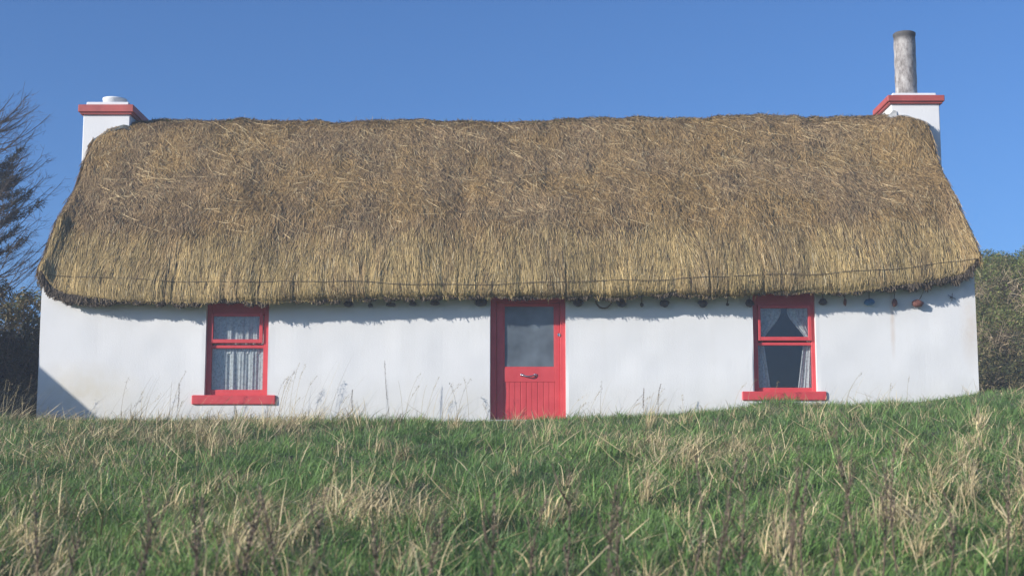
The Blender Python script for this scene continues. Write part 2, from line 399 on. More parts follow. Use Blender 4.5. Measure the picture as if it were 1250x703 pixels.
# ---- thatch: a lofted skin (X along the roof, s along the slope) covered in combed straw
RX0, RX1 = XL - .05, XR + .05
def thatch_grid():
    nx, ns = 620, 120
    xs = np.linspace(RX0, RX1, nx)
    grooves = [(x, d, wd) for x, d, wd in zip(rng.uniform(RX0, RX1, 60), rng.uniform(.005, .022, 60), rng.uniform(.02, .04, 60))]
    for u in (208, 322, 515, 560, 690, 765, 822, 862, 884, 926): grooves.append((W(u, 345)[0], .034, .016))
    P = np.zeros((nx, ns, 3))
    for i, x in enumerate(xs):
        o = float(overh(x)); e = float(eave(x)); r = float(ridge(x))
        # control points: underside, lip, brow, slope, ridge
        cy = [.10, -o * .45, -o + .02, -o - .01, -o + .035, -o + .16, -o + .42, .85, 1.7, 2.45, 2.85, 3.0]
        rise = r - e; base = e + .40
        hz = lambda y, bul: base + (r - .02 - base) * ((y + o - .16) / (3.16 + o - .32 + .16)) + bul
        cz = [e + .10, e + .035, e + .0, e + .10, e + .26, e + .44, hz(-o + .42, .10), hz(.85, .17), hz(1.7, .17), r - .30, r - .045, r]
        C = np.array(list(zip(cy, cz)))
        L = np.concatenate([[0], np.cumsum(np.hypot(*np.diff(C, axis=0).T))])
        # Catmull-Rom through the control points, resampled evenly
        pts = []
        for k in range(len(C) - 1):
            p0 = C[max(k-1, 0)]; p1 = C[k]; p2 = C[k+1]; p3 = C[min(k+2, len(C)-1)]
            if k + 2 > len(C) - 1: p3 = np.array([6 - p1[0], p1[1]])
            for t in np.linspace(0, 1, 14, endpoint=False):
                pts.append(.5 * ((2*p1) + (-p0+p2)*t + (2*p0-5*p1+4*p2-p3)*t*t + (-p0+3*p1-3*p2+p3)*t**3))
        pts.append(C[-1]); pts = np.array(pts)
        LL = np.concatenate([[0], np.cumsum(np.hypot(*np.diff(pts, axis=0).T))]); tt = np.linspace(0, LL[-1], ns)
        yy = np.interp(tt, LL, pts[:, 0]); zz = np.interp(tt, LL, pts[:, 1])
        ty = np.gradient(yy); tz = np.gradient(zz); l = np.hypot(ty, tz); ny, nz = -tz / l, ty / l     # outward
        sfrac = np.linspace(0, 1, ns)
        bulge = (fbm(np.full(ns, x * 1.3), tt * 1.2, 30) - .5) * .16 + (vn(np.full(ns, x * 5), tt * 1.6, 33) - .5) * .045
        g = sum(d * math.exp(-((x - gx) / wd) ** 2) for gx, d, wd in grooves)
        bulge = bulge * smooth(.02, .12, sfrac) - g * (1 - smooth(.10, .34, sfrac)) * smooth(0, .04, sfrac)
        dE = min(x - RX0, RX1 - x); rr = .85
        q = 1 - math.sqrt(max(0, 1 - (1 - min(dE, rr) / rr) ** 2))
        ins = (.25 if x < 0 else .16) * q * (smooth(.02, .14, sfrac) * .35 + .65 * smooth(.3, 1, sfrac))
        off = bulge - ins
        built = .10 * smooth(6.1, 6.9, -x) + .21 * smooth(6.0, 6.9, x)      # straw packed up round the chimney feet
        off = off + built * np.exp(-((yy - 2.33) / .42) ** 2)
        P[i, :, 0] = x; P[i, :, 1] = yy + ny * off; P[i, :, 2] = zz + nz * off
    return xs, P
TX, TP = thatch_grid()
def tsurf(X, s):
    """point on the thatch skin, s in 0..1 (0 underside, 1 ridge; above 1 goes over the back)"""
    nx, ns, _ = TP.shape
    over = s > 1; s2 = np.where(over, 2 - s, s)
    fi = np.clip((X - RX0) / (RX1 - RX0) * (nx - 1), 0, nx - 1.001); fj = np.clip(s2 * (ns - 1), 0, ns - 1.001)
    i = fi.astype(int); j = fj.astype(int); a = (fi - i)[..., None]; b = (fj - j)[..., None]
    p = (TP[i, j] * (1-a) + TP[i+1, j] * a) * (1-b) + (TP[i, j+1] * (1-a) + TP[i+1, j+1] * a) * b
    p[..., 1] = np.where(over, 6 - p[..., 1], p[..., 1]); return p
SLEN = float(np.linalg.norm(np.diff(TP[310], axis=0), axis=1).sum())
S_LIP = 0.105          # where the lip's lowest edge lies along the slope
j_lip = int(np.argmin(TP[310, :30, 2])); S_LIP = j_lip / (TP.shape[1] - 1)

def straw_colour(n, band, cl, r):
    """base colours: grey-brown weathered straw above, yellower fresh straw in the combed band"""
    a = np.array([.41, .272, .118]); b = np.array([.37, .255, .135]); y = np.array([.52, .385, .17]); pale = np.array([.56, .45, .26]); dk = np.array([.085, .060, .040])
    c = a[None] * (1 - cl[:, None]) + b[None] * cl[:, None]
    c = c * (1 - band[:, None]) + y[None] * band[:, None]
    c = c * (.50 + 1.0 * r[:, None])
    k = rng.random(n); m = k < .07; c[m] = pale * (.75 + .5 * rng.random((m.sum(), 1)))
    m = k > .90; c[m] = dk * (.7 + .8 * rng.random((m.sum(), 1))); return c
def build_thatch():
    nx, ns, _ = TP.shape
    back = TP[:, ::-1, :].copy(); back[..., 1] = 6 - back[..., 1]
    ring = np.concatenate([TP, back[:, 1:, :]], 1); m = ring.shape[1]
    V = [ring.reshape(-1, 3)]; i = np.arange(nx - 1)[:, None] * m + np.arange(m - 1)[None, :]
    Q = [np.stack([i, i + m, i + m + 1, i + 1], -1).reshape(-1, 4)]
    T = []; n0 = nx * m
    for k, xe in ((0, RX0 + .03), (nx - 1, RX1 - .03)):       # gable ends close over the wall top
        V.append(np.array([[xe, 3.0, float(eave(xe)) + .4]])); r = k * m + np.arange(m - 1)
        T.append(np.stack([r, r + 1, np.full(m - 1, n0)], -1)); n0 += 1
    nb = n0; C = [np.tile([.27, .19, .10], (nb, 1))]
    def strands(n, s, X, length, ang, wid, lift0, lift1, col, K=4, hang=None):
        nonlocal n0
        t = np.linspace(0, 1, K)[None, :]
        cx, sx = np.cos(ang)[:, None], np.sin(ang)[:, None]
        ss = s[:, None] - t * length[:, None] * cx / SLEN
        XX = X[:, None] + t * length[:, None] * sx
        hangmax = rng.exponential(.014, n)[:, None] + .02 * (vn(X * 7, X * 0, 62) - .3)[:, None]
        ext = np.minimum(np.clip(S_LIP - ss, 0, None) * SLEN, np.maximum(hangmax, 0) * np.clip(t * 2, .2, 1))    # straw running past the lip hangs free
        sc = np.maximum(ss, S_LIP)
        p = tsurf(XX, sc)
        pu = tsurf(XX, sc + .012); pd = tsurf(XX, np.maximum(sc - .012, S_LIP)); tn = pu - pd
        tn /= np.linalg.norm(tn, axis=-1, keepdims=True) + 1e-9
        nr = np.cross(np.array([1., 0, 0]), tn)
        # drape: after the lip go straight down
        p = p + nr * (lift0[:, None] + (lift1 - lift0)[:, None] * t ** 1.5)[..., None]
        p[..., 2] -= ext; 
        dirn = p[:, -1] - p[:, 0]; dirn /= np.linalg.norm(dirn, axis=1, keepdims=True) + 1e-9
        side = np.cross(dirn, nr[:, 1]); side += nr[:, 1] * rng.normal(0, .45, n)[:, None]
        side /= np.linalg.norm(side, axis=1, keepdims=True) + 1e-9
        wd = wid[:, None] * np.array([.7] + [1.] * (K - 2) + [.35])[None, :]
        v, q, c = ribbons(p, wd, side, col)
        V.append(v); Q.append(q + n0); C.append(c); n0 += len(v)
    # body of the roof
    n = 190000
    X = rng.uniform(RX0 + .02, RX1 - .02, n); s = S_LIP + (1.05 - S_LIP) * rng.random(n)
    h = (s - S_LIP) / (1 - S_LIP)
    edge = smooth(.36, .10, h + (fbm(X * 2.2, h * 3, 40) - .5) * .26)
    cl = fbm(X * 1.7, h * 7, 44); cl = np.clip((cl - .5) * 3.2 + .45, 0, 1)
    lay = .5 + .9 * (fbm(X * .8, h * 26, 48) - .5)
    r = np.clip(rng.normal(.45, .22, n) + (lay - .5) * .5, 0, 1.3)
    ang = rng.normal(0, 1, n) * (.12 + .34 * smooth(.2, .6, h)) + (fbm(X * 1.2, h * 5, 50) - .5) * .8 * smooth(.25, .6, h) + .12 * smooth(.3, .6, h)
    ln = rng.uniform(.14, .40, n) * (1 + .25 * edge)
    strands(n, s, X, ln, ang, rng.uniform(.0018, .0045, n), rng.uniform(-.012, .016, n), rng.uniform(-.005, .045, n) * (1 - .4 * edge), straw_colour(n, edge, cl, r))
    # combed lower band with its cut fringe
    n = 70000
    X = rng.uniform(RX0 + .02, RX1 - .02, n); h = rng.random(n) ** 1.3 * .30; s = S_LIP + (1 - S_LIP) * h
    ln = rng.uniform(.18, .5, n); m = ln > (h * (1 - S_LIP) * SLEN + .02); ln[m] = h[m] * (1 - S_LIP) * SLEN + rng.uniform(-.03, .035, m.sum()) + (fbm(X[m] * 6, X[m] * 0, 54) - .5) * .10
    ln = np.maximum(ln, .04)
    cl = fbm(X * 3, h * 3, 58); r = np.clip(rng.normal(.5, .24, n) + (fbm(X * 2.3, h * 4, 59) - .5) * .9, 0, 1.4)
    strands(n, s, X, ln, rng.normal(0, .09, n) + (vn(X * 2.5, h * 2, 57) - .5) * .35, rng.uniform(.002, .005, n), rng.uniform(-.02, .025, n), rng.uniform(-.01, .03, n), straw_colour(n, np.full(n, .8) - .5 * (cl > .6) , cl, r))
    # ragged butt-ends under the lip, eave shade put into their dark colour
    n = 38000
    X = rng.uniform(RX0 + .03, RX1 - .03, n); s = S_LIP * rng.uniform(.25, 1.0, n)
    p = tsurf(X, s); t = np.linspace(0, 1, 3)[None, :]; L = rng.uniform(.03, .105, n) * (.5 + vn(X * 9, s * 0, 61))
    d = np.stack([rng.normal(0, .25, n), rng.uniform(-.6, .1, n), np.full(n, -1.)], -1); d /= np.linalg.norm(d, axis=1, keepdims=True)
    P3 = p[:, None, :] + d[:, None, :] * (t * L[:, None])[..., None] + np.array([0, 0, .02])
    side = np.stack([rng.normal(1, .3, n), rng.normal(0, .5, n), np.zeros(n)], -1); side /= np.linalg.norm(side, axis=1, keepdims=True)
    v, q, c = ribbons(P3, np.tile(rng.uniform(.003, .008, n)[:, None], (1, 3)), side, np.array([.115, .088, .062])[None] * rng.uniform(.4, 1.6, (n, 1)))
    V.append(v); Q.append(q + n0); C.append(c); n0 += len(v)
    # long pale loose straws lying slantwise high on the roof
    n = 2600
    X = rng.uniform(RX0 + .3, RX1 - .7, n); h = .28 + .70 * rng.random(n) ** .8; keep = rng.random(n) < (.25 + 1.3 * smooth(.5, .75, fbm(X * 1.1, h * 6, 65))); X = X[keep]; h = h[keep]; n = len(X)
    ang = rng.normal(1.12, .28, n); flip = rng.random(n) < .2; ang[flip] *= -1
    c = np.array([.66, .50, .27])[None] * rng.uniform(.6, 1.25, (n, 1))
    strands(n, S_LIP + (1 - S_LIP) * h, X, rng.uniform(.12, .55, n), ang, rng.uniform(.0025, .005, n), rng.uniform(.008, .025, n), rng.uniform(.008, .035, n), c, K=5)
    # moss and fuzz along the ridge
    n = 7000
    X = rng.uniform(RX0 + .05, RX1 - .05, n); s = rng.uniform(.94, 1.04, n); p = tsurf(X, s)
    d = np.stack([rng.normal(0, .8, n), rng.normal(-.3, .5, n), rng.uniform(0, .55, n)], -1); d /= np.linalg.norm(d, axis=1, keepdims=True)
    L = rng.uniform(.03, .13, n); P3 = p[:, None, :] + d[:, None, :] * (t * L[:, None])[..., None]
    P3[:, 2, 2] -= .02
    side = np.cross(d, rng.normal(0, 1, (n, 3))); side /= np.linalg.norm(side, axis=1, keepdims=True)
    moss = (rng.random(n) < .22 * (fbm(X * 1.5, X * 0, 70) > .5))[:, None]
    c = np.where(moss, np.array([[.11, .13, .035]]), np.array([[.21, .16, .095]])) * rng.uniform(.6, 1.4, (n, 1))
    v, q, c = ribbons(P3, np.tile(np.array([.005, .005, .002])[None], (n, 1)), side, c)
    V.append(v); Q.append(q + n0); C.append(c); n0 += len(v)
    # gable-end straw
    for k, sx in ((0, -1), (nx - 1, 1)):
        n = 7000
        s = S_LIP + (2 - 2 * S_LIP) * rng.random(n); s = np.where(s > 2 - S_LIP, 2 - S_LIP, s)
        Xe = np.full(n, TX[k]); p = tsurf(Xe - sx * rng.uniform(0, .1, n), s)
        c0 = np.array([TX[k], 3.0, 2.6]); inw = c0 - p; inw /= np.linalg.norm(inw, axis=1, keepdims=True)
        p = p + inw * rng.uniform(-.01, .25, n)[:, None]; p[:, 0] = np.where(rng.random(n) < .8, TX[k] + sx * rng.uniform(-.02, .03, n), p[:, 0])
        d = np.stack([sx * rng.uniform(-.1, .15, n), np.sign(p[:, 1] - 3) * rng.uniform(.2, .8, n), -rng.uniform(.5, 1, n)], -1); d /= np.linalg.norm(d, axis=1, keepdims=True)
        L = rng.uniform(.1, .25, n); P3 = p[:, None, :] + d[:, None, :] * (t * L[:, None])[..., None]
        side = np.cross(d, np.array([1., 0, 0])) + rng.normal(0, .3, (n, 3)); side /= np.linalg.norm(side, axis=1, keepdims=True)
        c = straw_colour(n, rng.random(n) * .4, rng.random(n), np.clip(rng.normal(.45, .2, n), 0, 1.2))
        v, q, c = ribbons(P3, np.tile(np.array([.005, .006, .002])[None], (n, 1)), side, c)
        V.append(v); Q.append(q + n0); C.append(c); n0 += len(v)
    me = arrays_mesh('thatch', np.concatenate(V), np.concatenate(Q), np.concatenate(T), np.concatenate(C), [M['straw']])
    return link('thatch', me, cottage)
thatch = build_thatch()
def build_rope():
    pts = [(50, 333), (130, 337), (230, 344), (300, 344), (360, 345), (420, 344), (480, 347.5), (570, 349), (640, 347), (690, 345), (800, 343), (900, 338), (1000, 335), (1060, 331), (1120, 325), (1191, 314)]
    zt = table(pts, -.3); P = []
    for x in np.linspace(RX0 + .03, RX1 - .03, 240):
        z = float(zt(x)) + .008 * math.sin(x * 5.1); i = int(np.clip((x - RX0) / (RX1 - RX0) * 619, 0, 619)); col = TP[i]
        j = j_lip + int(np.argmin(np.abs(col[j_lip:60, 2] - z)))
        P.append((x, col[j, 1] - .035, z))
    mb = MB(); mb.col = (.06, .05, .035); mb.tube(P, .0044, 5); mb.build('rope', M['cord'], thatch, flat=False)
build_rope()

# ---- chimneys
def chimney(u0, u1, vcap0, vcap1, slab, label):
    Y0, Y1 = 2.52, 3.42
    x0, _ = W(u0, 160, Y0); x1, _ = W(u1, 160, Y0); zc0 = W(u0, vcap1, Y0)[1]; zc1 = W(u0, vcap0, Y0)[1]
    mb = MB(); mb.box(x0, x1, Y0, Y1, 3.2, zc0 + .01, .012); st = mb.build('chimney', M['plaster'], cottage, flat=True); st['label'] = label
    o = .075
    mb = MB(); mb.box(x0 - o + .03, x1 + o - .03, Y0 - o + .03, Y1 + o - .03, zc0 - .035, zc0 + .004, .008); mb.box(x0 - o, x1 + o, Y0 - o, Y1 + o, zc0, zc1, .01)
    mb.build('cap', M['darkred'], st)
    zt = W(u0, slab, Y0)[1]
    mb = MB(); mb.box(x0 + .035, x1 - .035, Y0 + .03, Y1 - .03, zc1 - .01, zt, .015); mb.build('slab', M['plaster'], st)
    return st, x0, x1, Y0, Y1, zt
st, x0, x1, Y0, Y1, zt = chimney(101, 158, 129, 138, 124, 'left chimney with a short white pot')
xc = W(140.5, 120, 2.97)[0]; zp = W(140, 118, 2.97)[1] - .055
mb = MB(); mb.lathe(xc, 2.97, [(.205, zt - .02), (.205, zp - .03), (.215, zp - .025), (.215, zp), (.165, zp), (.16, zp - .1)], 28); mb.build('pot', M['plaster'], st, flat=False)
mb = MB()
def flashing(mb, xa, xb, Y, n=14, wdt=.10, up=.035):
    xs_ = np.linspace(xa, xb, n + 1); zz = []
    for x in xs_:
        i = int(np.clip((x - RX0) / (RX1 - RX0) * 619, 0, 619)); col = TP[i]; j = int(np.argmin(np.abs(col[60:, 1] - Y))) + 60; zz.append(col[j, 2])
    zz = np.polyval(np.polyfit(xs_, zz, 3), xs_) + .01 * np.sin(xs_ * 23)
    for k in range(n):
        a, b, za, zb = xs_[k], xs_[k + 1], zz[k], zz[k + 1]
        mb.add([(a, Y - wdt, za - .05), (b, Y - wdt, zb - .05), (b, Y - .004, zb + up), (a, Y - .004, za + up), (a, Y, za - .1), (b, Y, zb - .1)], [(0,1,2,3), (2,3,4,5), (0,1,5,4)])
flashing(mb, x0 + .12, x1 + .06, Y0); mb.build('flashing', M['slate'], st)
st, x0, x1, Y0, Y1, zt = chimney(1089, 1148, 117.5, 125, 113, 'right chimney with a tall weathered pot')
xc = W(1105.5, 90, 2.97)[0]; zp = W(1105, 41, 2.97)[1]
mb = MB(); rp = .19
prof = []
for k in range(15):
    z = zt - .02 + (zp - .06 - zt) * k / 14; prof.append((rp * (1 + .018 * math.sin(k * 1.7)), z))
prof += [(rp * 1.04, zp - .055), (rp * 1.05, zp - .015), (rp * .95, zp), (rp * .78, zp), (rp * .76, zp - .25)]
mb.lathe(xc, 2.97, prof, 32); mb.build('pot', M['pot'], st, flat=False)
mb = MB(); flashing(mb, x0 - .06, x1 - .2, Y0, 14, .10, .03)
xa, za = W(1082, 139, 2.45); xb, zb_ = W(1096, 150, 2.45)
mb.add([(xa - .12, 2.44, za - .22), (xb, 2.44, za - .28), (xb, 2.505, za + .06), (xb - .05, 2.505, za + .08), (xa - .12, 2.505, za - .18), (xb, 2.515, za - .3)], [(0,1,2,3,4), (1,2,5), (0,1,5), (0,4,5)])
mb.build('flashing', M['cement'], st)

# ---- windows
def grid_cloth(name, fx, fz, yc, amp, freq, nx, nz, parent, seed, pinch=None):
    """gathered curtain: fx(a,b) world x, fz(a,b) world z for a,b in 0..1"""
    v = []; f = []
    ph = rng.uniform(0, 6, 8)
    for j in range(nz + 1):
        for i in range(nx + 1):
            a = i / nx; b = j / nz
            fold = .8 * math.sin(a * freq * 6.28 + ph[0] + 1.6 * math.sin(a * 7 + ph[1] + .5 * b)) + .6 * math.sin(a * freq * 11.3 + ph[2] + b * 1.2) * math.sin(a * 5 + ph[3]) + .35 * math.sin(a * freq * 23 + ph[4] - b * .9)
            v.append((fx(a, b), yc + amp * fold, fz(a, b)))
    for j in range(nz):
        for i in range(nx): f.append((j*(nx+1)+i, j*(nx+1)+i+1, (j+1)*(nx+1)+i+1, (j+1)*(nx+1)+i))
    mb = MB(); mb.add(v, f); return mb.build(name, M['lace'], parent, flat=False)
def window(u, label, kind):
    """u: opening, upper glass, lower glass and sill as pixel measurements on the facade"""
    (ox0, ox1), (gx0, gx1, gy0, gy1), (lx0, lx1, ly0, ly1), (sx0, sx1, sy0, sy1), top = u
    YF = .085
    X0 = W(ox0, 430, YF)[0]; X1 = W(ox1, 430, YF)[0]
    zt_ = top; zb_ = W(ox0, sy0, YF)[1] - .06
    LX0, LZ0 = W(lx0, ly1, YF); LX1, LZ1 = W(lx1, ly0, YF); GX0, GZ0 = W(gx0, gy1, YF - .03); GX1, GZ1 = W(gx1, gy0, YF - .03)
    mid0, mid1 = LZ1, LZ1 + .045           # transom
    mb = MB(); b = .006; D = .09
    mb.box(X0 - .02, LX0, YF, YF + D, zb_, zt_, b); mb.box(LX1, X1 + .02, YF, YF + D, zb_, zt_, b)
    mb.box(LX0 - .004, LX1 + .004, YF + .004, YF + D - .004, zb_, LZ0, b); mb.box(LX0 - .004, LX1 + .004, YF + .004, YF + D - .004, mid0, mid1, b)
    mb.box(LX0 - .004, LX1 + .004, YF + .004, YF + D - .004, GZ1 + .02, zt_ - .001, b)
    fr = mb.build('window', M['red'], cottage); fr['label'] = label
    # top-hung vent sash standing proud of the frame
    VX0, VX1 = GX0 - .042, GX1 + .05; VZ0, VZ1 = GZ0 - .06, GZ1 + .05; Ys = YF - .035
    mb = MB(); mb.box(VX0, GX0, Ys, Ys + .05, VZ0, VZ1, b); mb.box(GX1, VX1, Ys, Ys + .05, VZ0, VZ1, b)
    mb.box(GX0 - .003, GX1 + .003, Ys + .003, Ys + .047, VZ0 + .001, GZ0, b); mb.box(GX0 - .003, GX1 + .003, Ys + .003, Ys + .047, GZ1, VZ1 - .001, b)
    mb.build('sash', M['red'], fr)
    for nm, a in (('pane', (GX0, GX1, Ys + .022, GZ0, GZ1)), ('pane', (LX0, LX1, YF + .03, LZ0, LZ1))):
        mb = MB(); mb.box(a[0] - .008, a[1] + .008, a[2], a[2] + .005, a[3] - .008, a[4] + .008); mb.build(nm, M['glass'], fr)
    # sill
    S0, SZ1 = W(sx0, sy0, -.03); S1, SZ0 = W(sx1, sy1, -.03)
    mb = MB(); mb.box(S0, S1, -.035, .005 + YF, SZ0, SZ1, .012); mb.build('sill', M['red'], fr)
    Yc = YF + .085
    xm = (X0 + X1) / 2; wz0, wz1 = LZ0 - .05, zt_ + .1
    if kind == 'net':
        grid_cloth('curtain', lambda a, b: X0 + a * (X1 - X0), lambda a, b: mid1 - .12 + b * (wz1 - mid1 + .12), Yc, .013, 6, 110, 10, fr, 1)
        grid_cloth('curtain', lambda a, b: X0 + .06 + a * (X1 - X0 - .06), lambda a, b: wz0 + b * (mid0 + .02 - wz0), Yc + .0, .014, 5, 110, 10, fr, 2)
    else:
        h = wz1 - mid0
        for sgn, e in ((1, X0), (-1, X1)):
            # tied-back pair in the vent: they meet at the top and sweep outwards
            grid_cloth('curtain', lambda a, b: e + sgn * (.02 + a * (.12 + .30 * smooth(.0, .62, b) ** 1.2)), lambda a, b: mid0 - .02 + b * h, Yc, .018, 3, 46, 24, fr, 3)
        grid_cloth('curtain', lambda a, b: X0 + .02 + a * (.24 - .09 * b), lambda a, b: wz0 + b * (mid0 - wz0), Yc + .03, .02, 2.5, 40, 8, fr, 4)
        grid_cloth('curtain', lambda a, b: X1 - .02 - a * (.28 - .10 * b), lambda a, b: wz0 + b * (mid0 - wz0), Yc + .03, .02, 2.5, 40, 8, fr, 5)
    return fr
window(((249, 326), (260, 317, 386, 414), (257, 321.5, 425, 475.5), (234, 336, 482, 493.5), OPEN[0][3]), 'left window with full lace curtains', 'net')
window(((921, 998), (929, 986, 376, 411), (926.5, 990.5, 421.5, 473), (906, 1009.5, 477.5, 488.5), OPEN[2][3]), 'right window with parted curtains', 'tied')

# ---- door
def build_door():
    YF = .085; YD = .13; zt_ = OPEN[1][3]; zb_ = -.3
    mb = MB(); X0, X1 = D0 - .02, D1 + .02
    jl = W(605.5, 440, YF)[0]; jr = W(684, 440, YF)[0]; hz = W(640, 369, YF)[1]
    mb.box(X0, jl, YF, YF + .12, zb_, zt_, .008); mb.box(jr, X1, YF, YF + .12, zb_, zt_, .008); mb.box(jl - .004, jr + .004, YF + .004, YF + .116, hz, zt_ - .001, .006)
    # door leaf: stiles and rails round the glass, tongue-and-groove boards below
    gx0, gz0 = W(615, 448.5, YD); gx1, gz1 = W(677, 373, YD)
    bz = W(640, 466, YD)[1]
    fr = MB(); l0, l1 = jl + .004, jr - .004
    fr.box(l0, gx0, YD, YD + .045, zb_, hz - .005, .004); fr.box(gx1, l1, YD, YD + .045, zb_, hz - .005, .004)
    fr.box(gx0 - .002, gx1 + .002, YD + .002, YD + .043, gz1, hz - .006, .004); fr.box(gx0 - .002, gx1 + .002, YD + .002, YD + .043, bz, gz0, .004)
    nb = 9; wd = (gx1 - gx0) / nb
    for k in range(nb):
        fr.box(gx0 + k * wd + .0025, gx0 + (k + 1) * wd - .0025, YD + .009 , YD + .036, zb_, bz + .01, .005)
    fr.box(gx0 - .001, gx1 + .001, YD + .02, YD + .034, zb_ + .01, bz + .005)
    leaf = fr.build('door', M['red'], cottage); leaf['label'] = 'red half-glazed door with grooved boards below'
    # glazing beads
    bd = MB()
    t = .014
    bd.box(gx0, gx0 + t, YD + .006, YD + .02, gz0, gz1, .003); bd.box(gx1 - t, gx1, YD + .006, YD + .02, gz0, gz1, .003)
    bd.box(gx0 + t, gx1 - t, YD + .006, YD + .02, gz0, gz0 + t, .003); bd.box(gx0 + t, gx1 - t, YD + .006, YD + .02, gz1 - t, gz1, .003)
    bd.build('glazing_bead', M['red'], leaf)
    mb.build('frame', M['red'], leaf)
    p = MB(); p.box(gx0 + .002, gx1 - .002, YD + .02, YD + .026, gz0 + .002, gz1 - .002); p.build('pane', M['frost'], leaf)
    # letter-plate with a drop handle
    hx0, hz_ = W(637, 457.5, YD - .02); hx1, _ = W(653.5, 457.5, YD - .02)
    h = MB(); n = 12
    pts = [(hx0 + (hx1 - hx0) * k / n, YD - .012 - .028 * math.sin(math.pi * k / n), hz_ - .022 * math.sin(math.pi * k / n)) for k in range(n + 1)]
    h.tube(pts, [.013 - .003 * math.sin(math.pi * k / n) for k in range(n + 1)], 8)
    for x in (hx0, hx1): h.box(x - .02, x + .02, YD - .014, YD + .001, hz_ - .018, hz_ + .02, .004)
    h.build('handle', M['chrome'], leaf, flat=False)
    lx, lz = W(682, 409, YD); k = MB()
    import bmesh
    n = 14; v = []; 
    for (r, y) in ((.022, YF - .001), (.022, YF - .010), (.016, YF - .016)):
        for q in range(n): v.append((lx + r * math.cos(6.2832 * q / n), y, lz + r * 1.25 * math.sin(6.2832 * q / n)))
    f = [(i * n + q, i * n + (q + 1) % n, (i + 1) * n + (q + 1) % n, (i + 1) * n + q) for i in range(2) for q in range(n)] + [tuple(range(2 * n, 3 * n))]
    k.add(v, f); k.build('lock', M['chrome'], leaf)
    s = MB(); s.box(D0 + .001, D1 - .001, -.03, .2, -.3, -.15, .01); s.build('doorstep', M['cement'], leaf)
build_door()

# ------------------------------------------------------------------ weights, floats and pegs hung on the wall under the eave
def lump(mb, c, r, sx=1, sz=1, seed=0):
    n, m = 12, 8; v = []; f = []
    for j in range(m + 1):
        th = math.pi * j / m
        for i in range(n):
            ph = 2 * math.pi * i / n; d = Vector((math.sin(th) * math.cos(ph), math.sin(th) * math.sin(ph), math.cos(th)))
            k = 1 + .28 * mnoise.noise(d * 1.6 + Vector((seed * 3.1, 0, 0)))
            v.append((c[0] + d.x * r * sx * k, c[1] + d.y * r * .8 * k, c[2] + d.z * r * sz * k))
    for j in range(m):
        for i in range(n): f.append((j*n+i, j*n+(i+1)%n, (j+1)*n+(i+1)%n, (j+1)*n+i))
    mb.add(v, f)
ORD = ['first', 'second', 'third', 'fourth', 'fifth', 'sixth', 'seventh', 'eighth', 'ninth', 'tenth']
HANG = [(426, 371, .085, 1.3, .8, 'first stone weight along the wall right of the left window'),
        (452, 373, .05, 1.2, .8, 'small second weight along the wall right of the left window'),
        (477, 372, .08, 1.5, .5, 'flat wide stone, third weight right of the left window'),
        (504, 371, .07, 1.2, .7, 'fourth stone weight along the wall right of the left window'),
        (531, 370, .08, 1.3, .7, 'fifth stone weight along the wall right of the left window'),
        (587, 369, .11, 1.2, .9, 'large dark stone weight just left of the red door frame'),
        (706, 369.5, .10, 1.15, .85, 'dark rounded stone weight just right of the red door frame'),
        (759, 370, .10, 1.2, .8, 'dark stone weight immediately right of the hanging cord ring'),
        (783.5, 372, .045, .9, 1.2, 'small dark peg second to the right of the cord ring'),
        (811, 370.5, .09, 1.1, .9, 'dark round stone third to the right of the cord ring'),
        (858, 370.5, .09, 1.15, .9, 'dark round stone midway between cord ring and right window'),
        (888, 371.5, .036, 1, 1, 'tiny dark peg second to the left of the right window'),
        (915, 370, .09, 1.1, .95, 'dark round stone hanging right beside the right window\'s left jamb'),
        (1004.5, 368.5, .085, 1.1, .9, 'dark round stone hanging right beside the right window\'s right jamb')]
for i, (u, v, r, sx, sz, lab) in enumerate(HANG):
    x, z = W(u, v, -.08)
    t = thing('hanging_weight', lab, 'weight', (x, -.085, z), 'stone weights hung along the wall under the eave')
    mb = MB(); lump(mb, (0, 0, 0), r * .70, sx, sz, i); mb.build('stone', M['stone'], t, flat=False)
    mb = MB(); mb.tube([(0, -.0, r * sz * .6), (random.uniform(-.01, .01), -.02, r * sz + .08), (random.uniform(-.03, .03), -.05, .24)], .008, 5)
    mb.tube([(math.cos(a) * r * sx * .3, math.sin(a) * r * .72, 0 + math.cos(a) * r * .0) for a in np.linspace(0, 6.283, 10)], .006, 4, cap=False)
    mb.build('cord', M['cord'], t, flat=False)
x, z = W(737, 370, -.06)
t = thing('cord_ring', 'loop of stiff cord hanging under the thatch right of the door', 'ring', (x, -.07, z))
mb = MB(); mb.tube([(.125 * math.sin(a), 0, .135 * math.cos(a) + .055) for a in np.linspace(0, 6.2832, 26)], .013, 6, cap=False); mb.build('loop', M['cord'], t, flat=False)
mb = MB(); mb.tube([(-.02, 0, .19), (0, -.03, .27)], .008, 5); mb.build('cord', M['cord'], t)
def hanger(name, lab, cat, u, v, m, r, sx, sz, tilt=0):
    x, z = W(u, v, -.07); t = thing(name, lab, cat, (x, -.075, z))
    mb = MB(); lump(mb, (0, 0, 0), r, sx, sz, int(u)); mb.build('float_body' if 'float' in name else 'peg_body', m, t, flat=False)
    mb = MB(); mb.tube([(0, 0, r * .5), (tilt * .5, 0, .09), (tilt, -.03, .22)], .006, 5); mb.build('cord', M['cord'], t)
hanger('wooden_peg', 'thin brown peg on the wall between round stone and blue float', 'peg', 1031.5, 369, M['rust'], .042, .6, 1.4)
hanger('fishing_float', 'faded blue fishing float hanging on the white wall', 'float', 1061, 369, M['blue'], .07, 1.15, .8)
hanger('wooden_peg', 'short brown peg on the wall with rust running below it', 'peg', 1092, 369.5, M['rust'], .052, .8, 1.3)
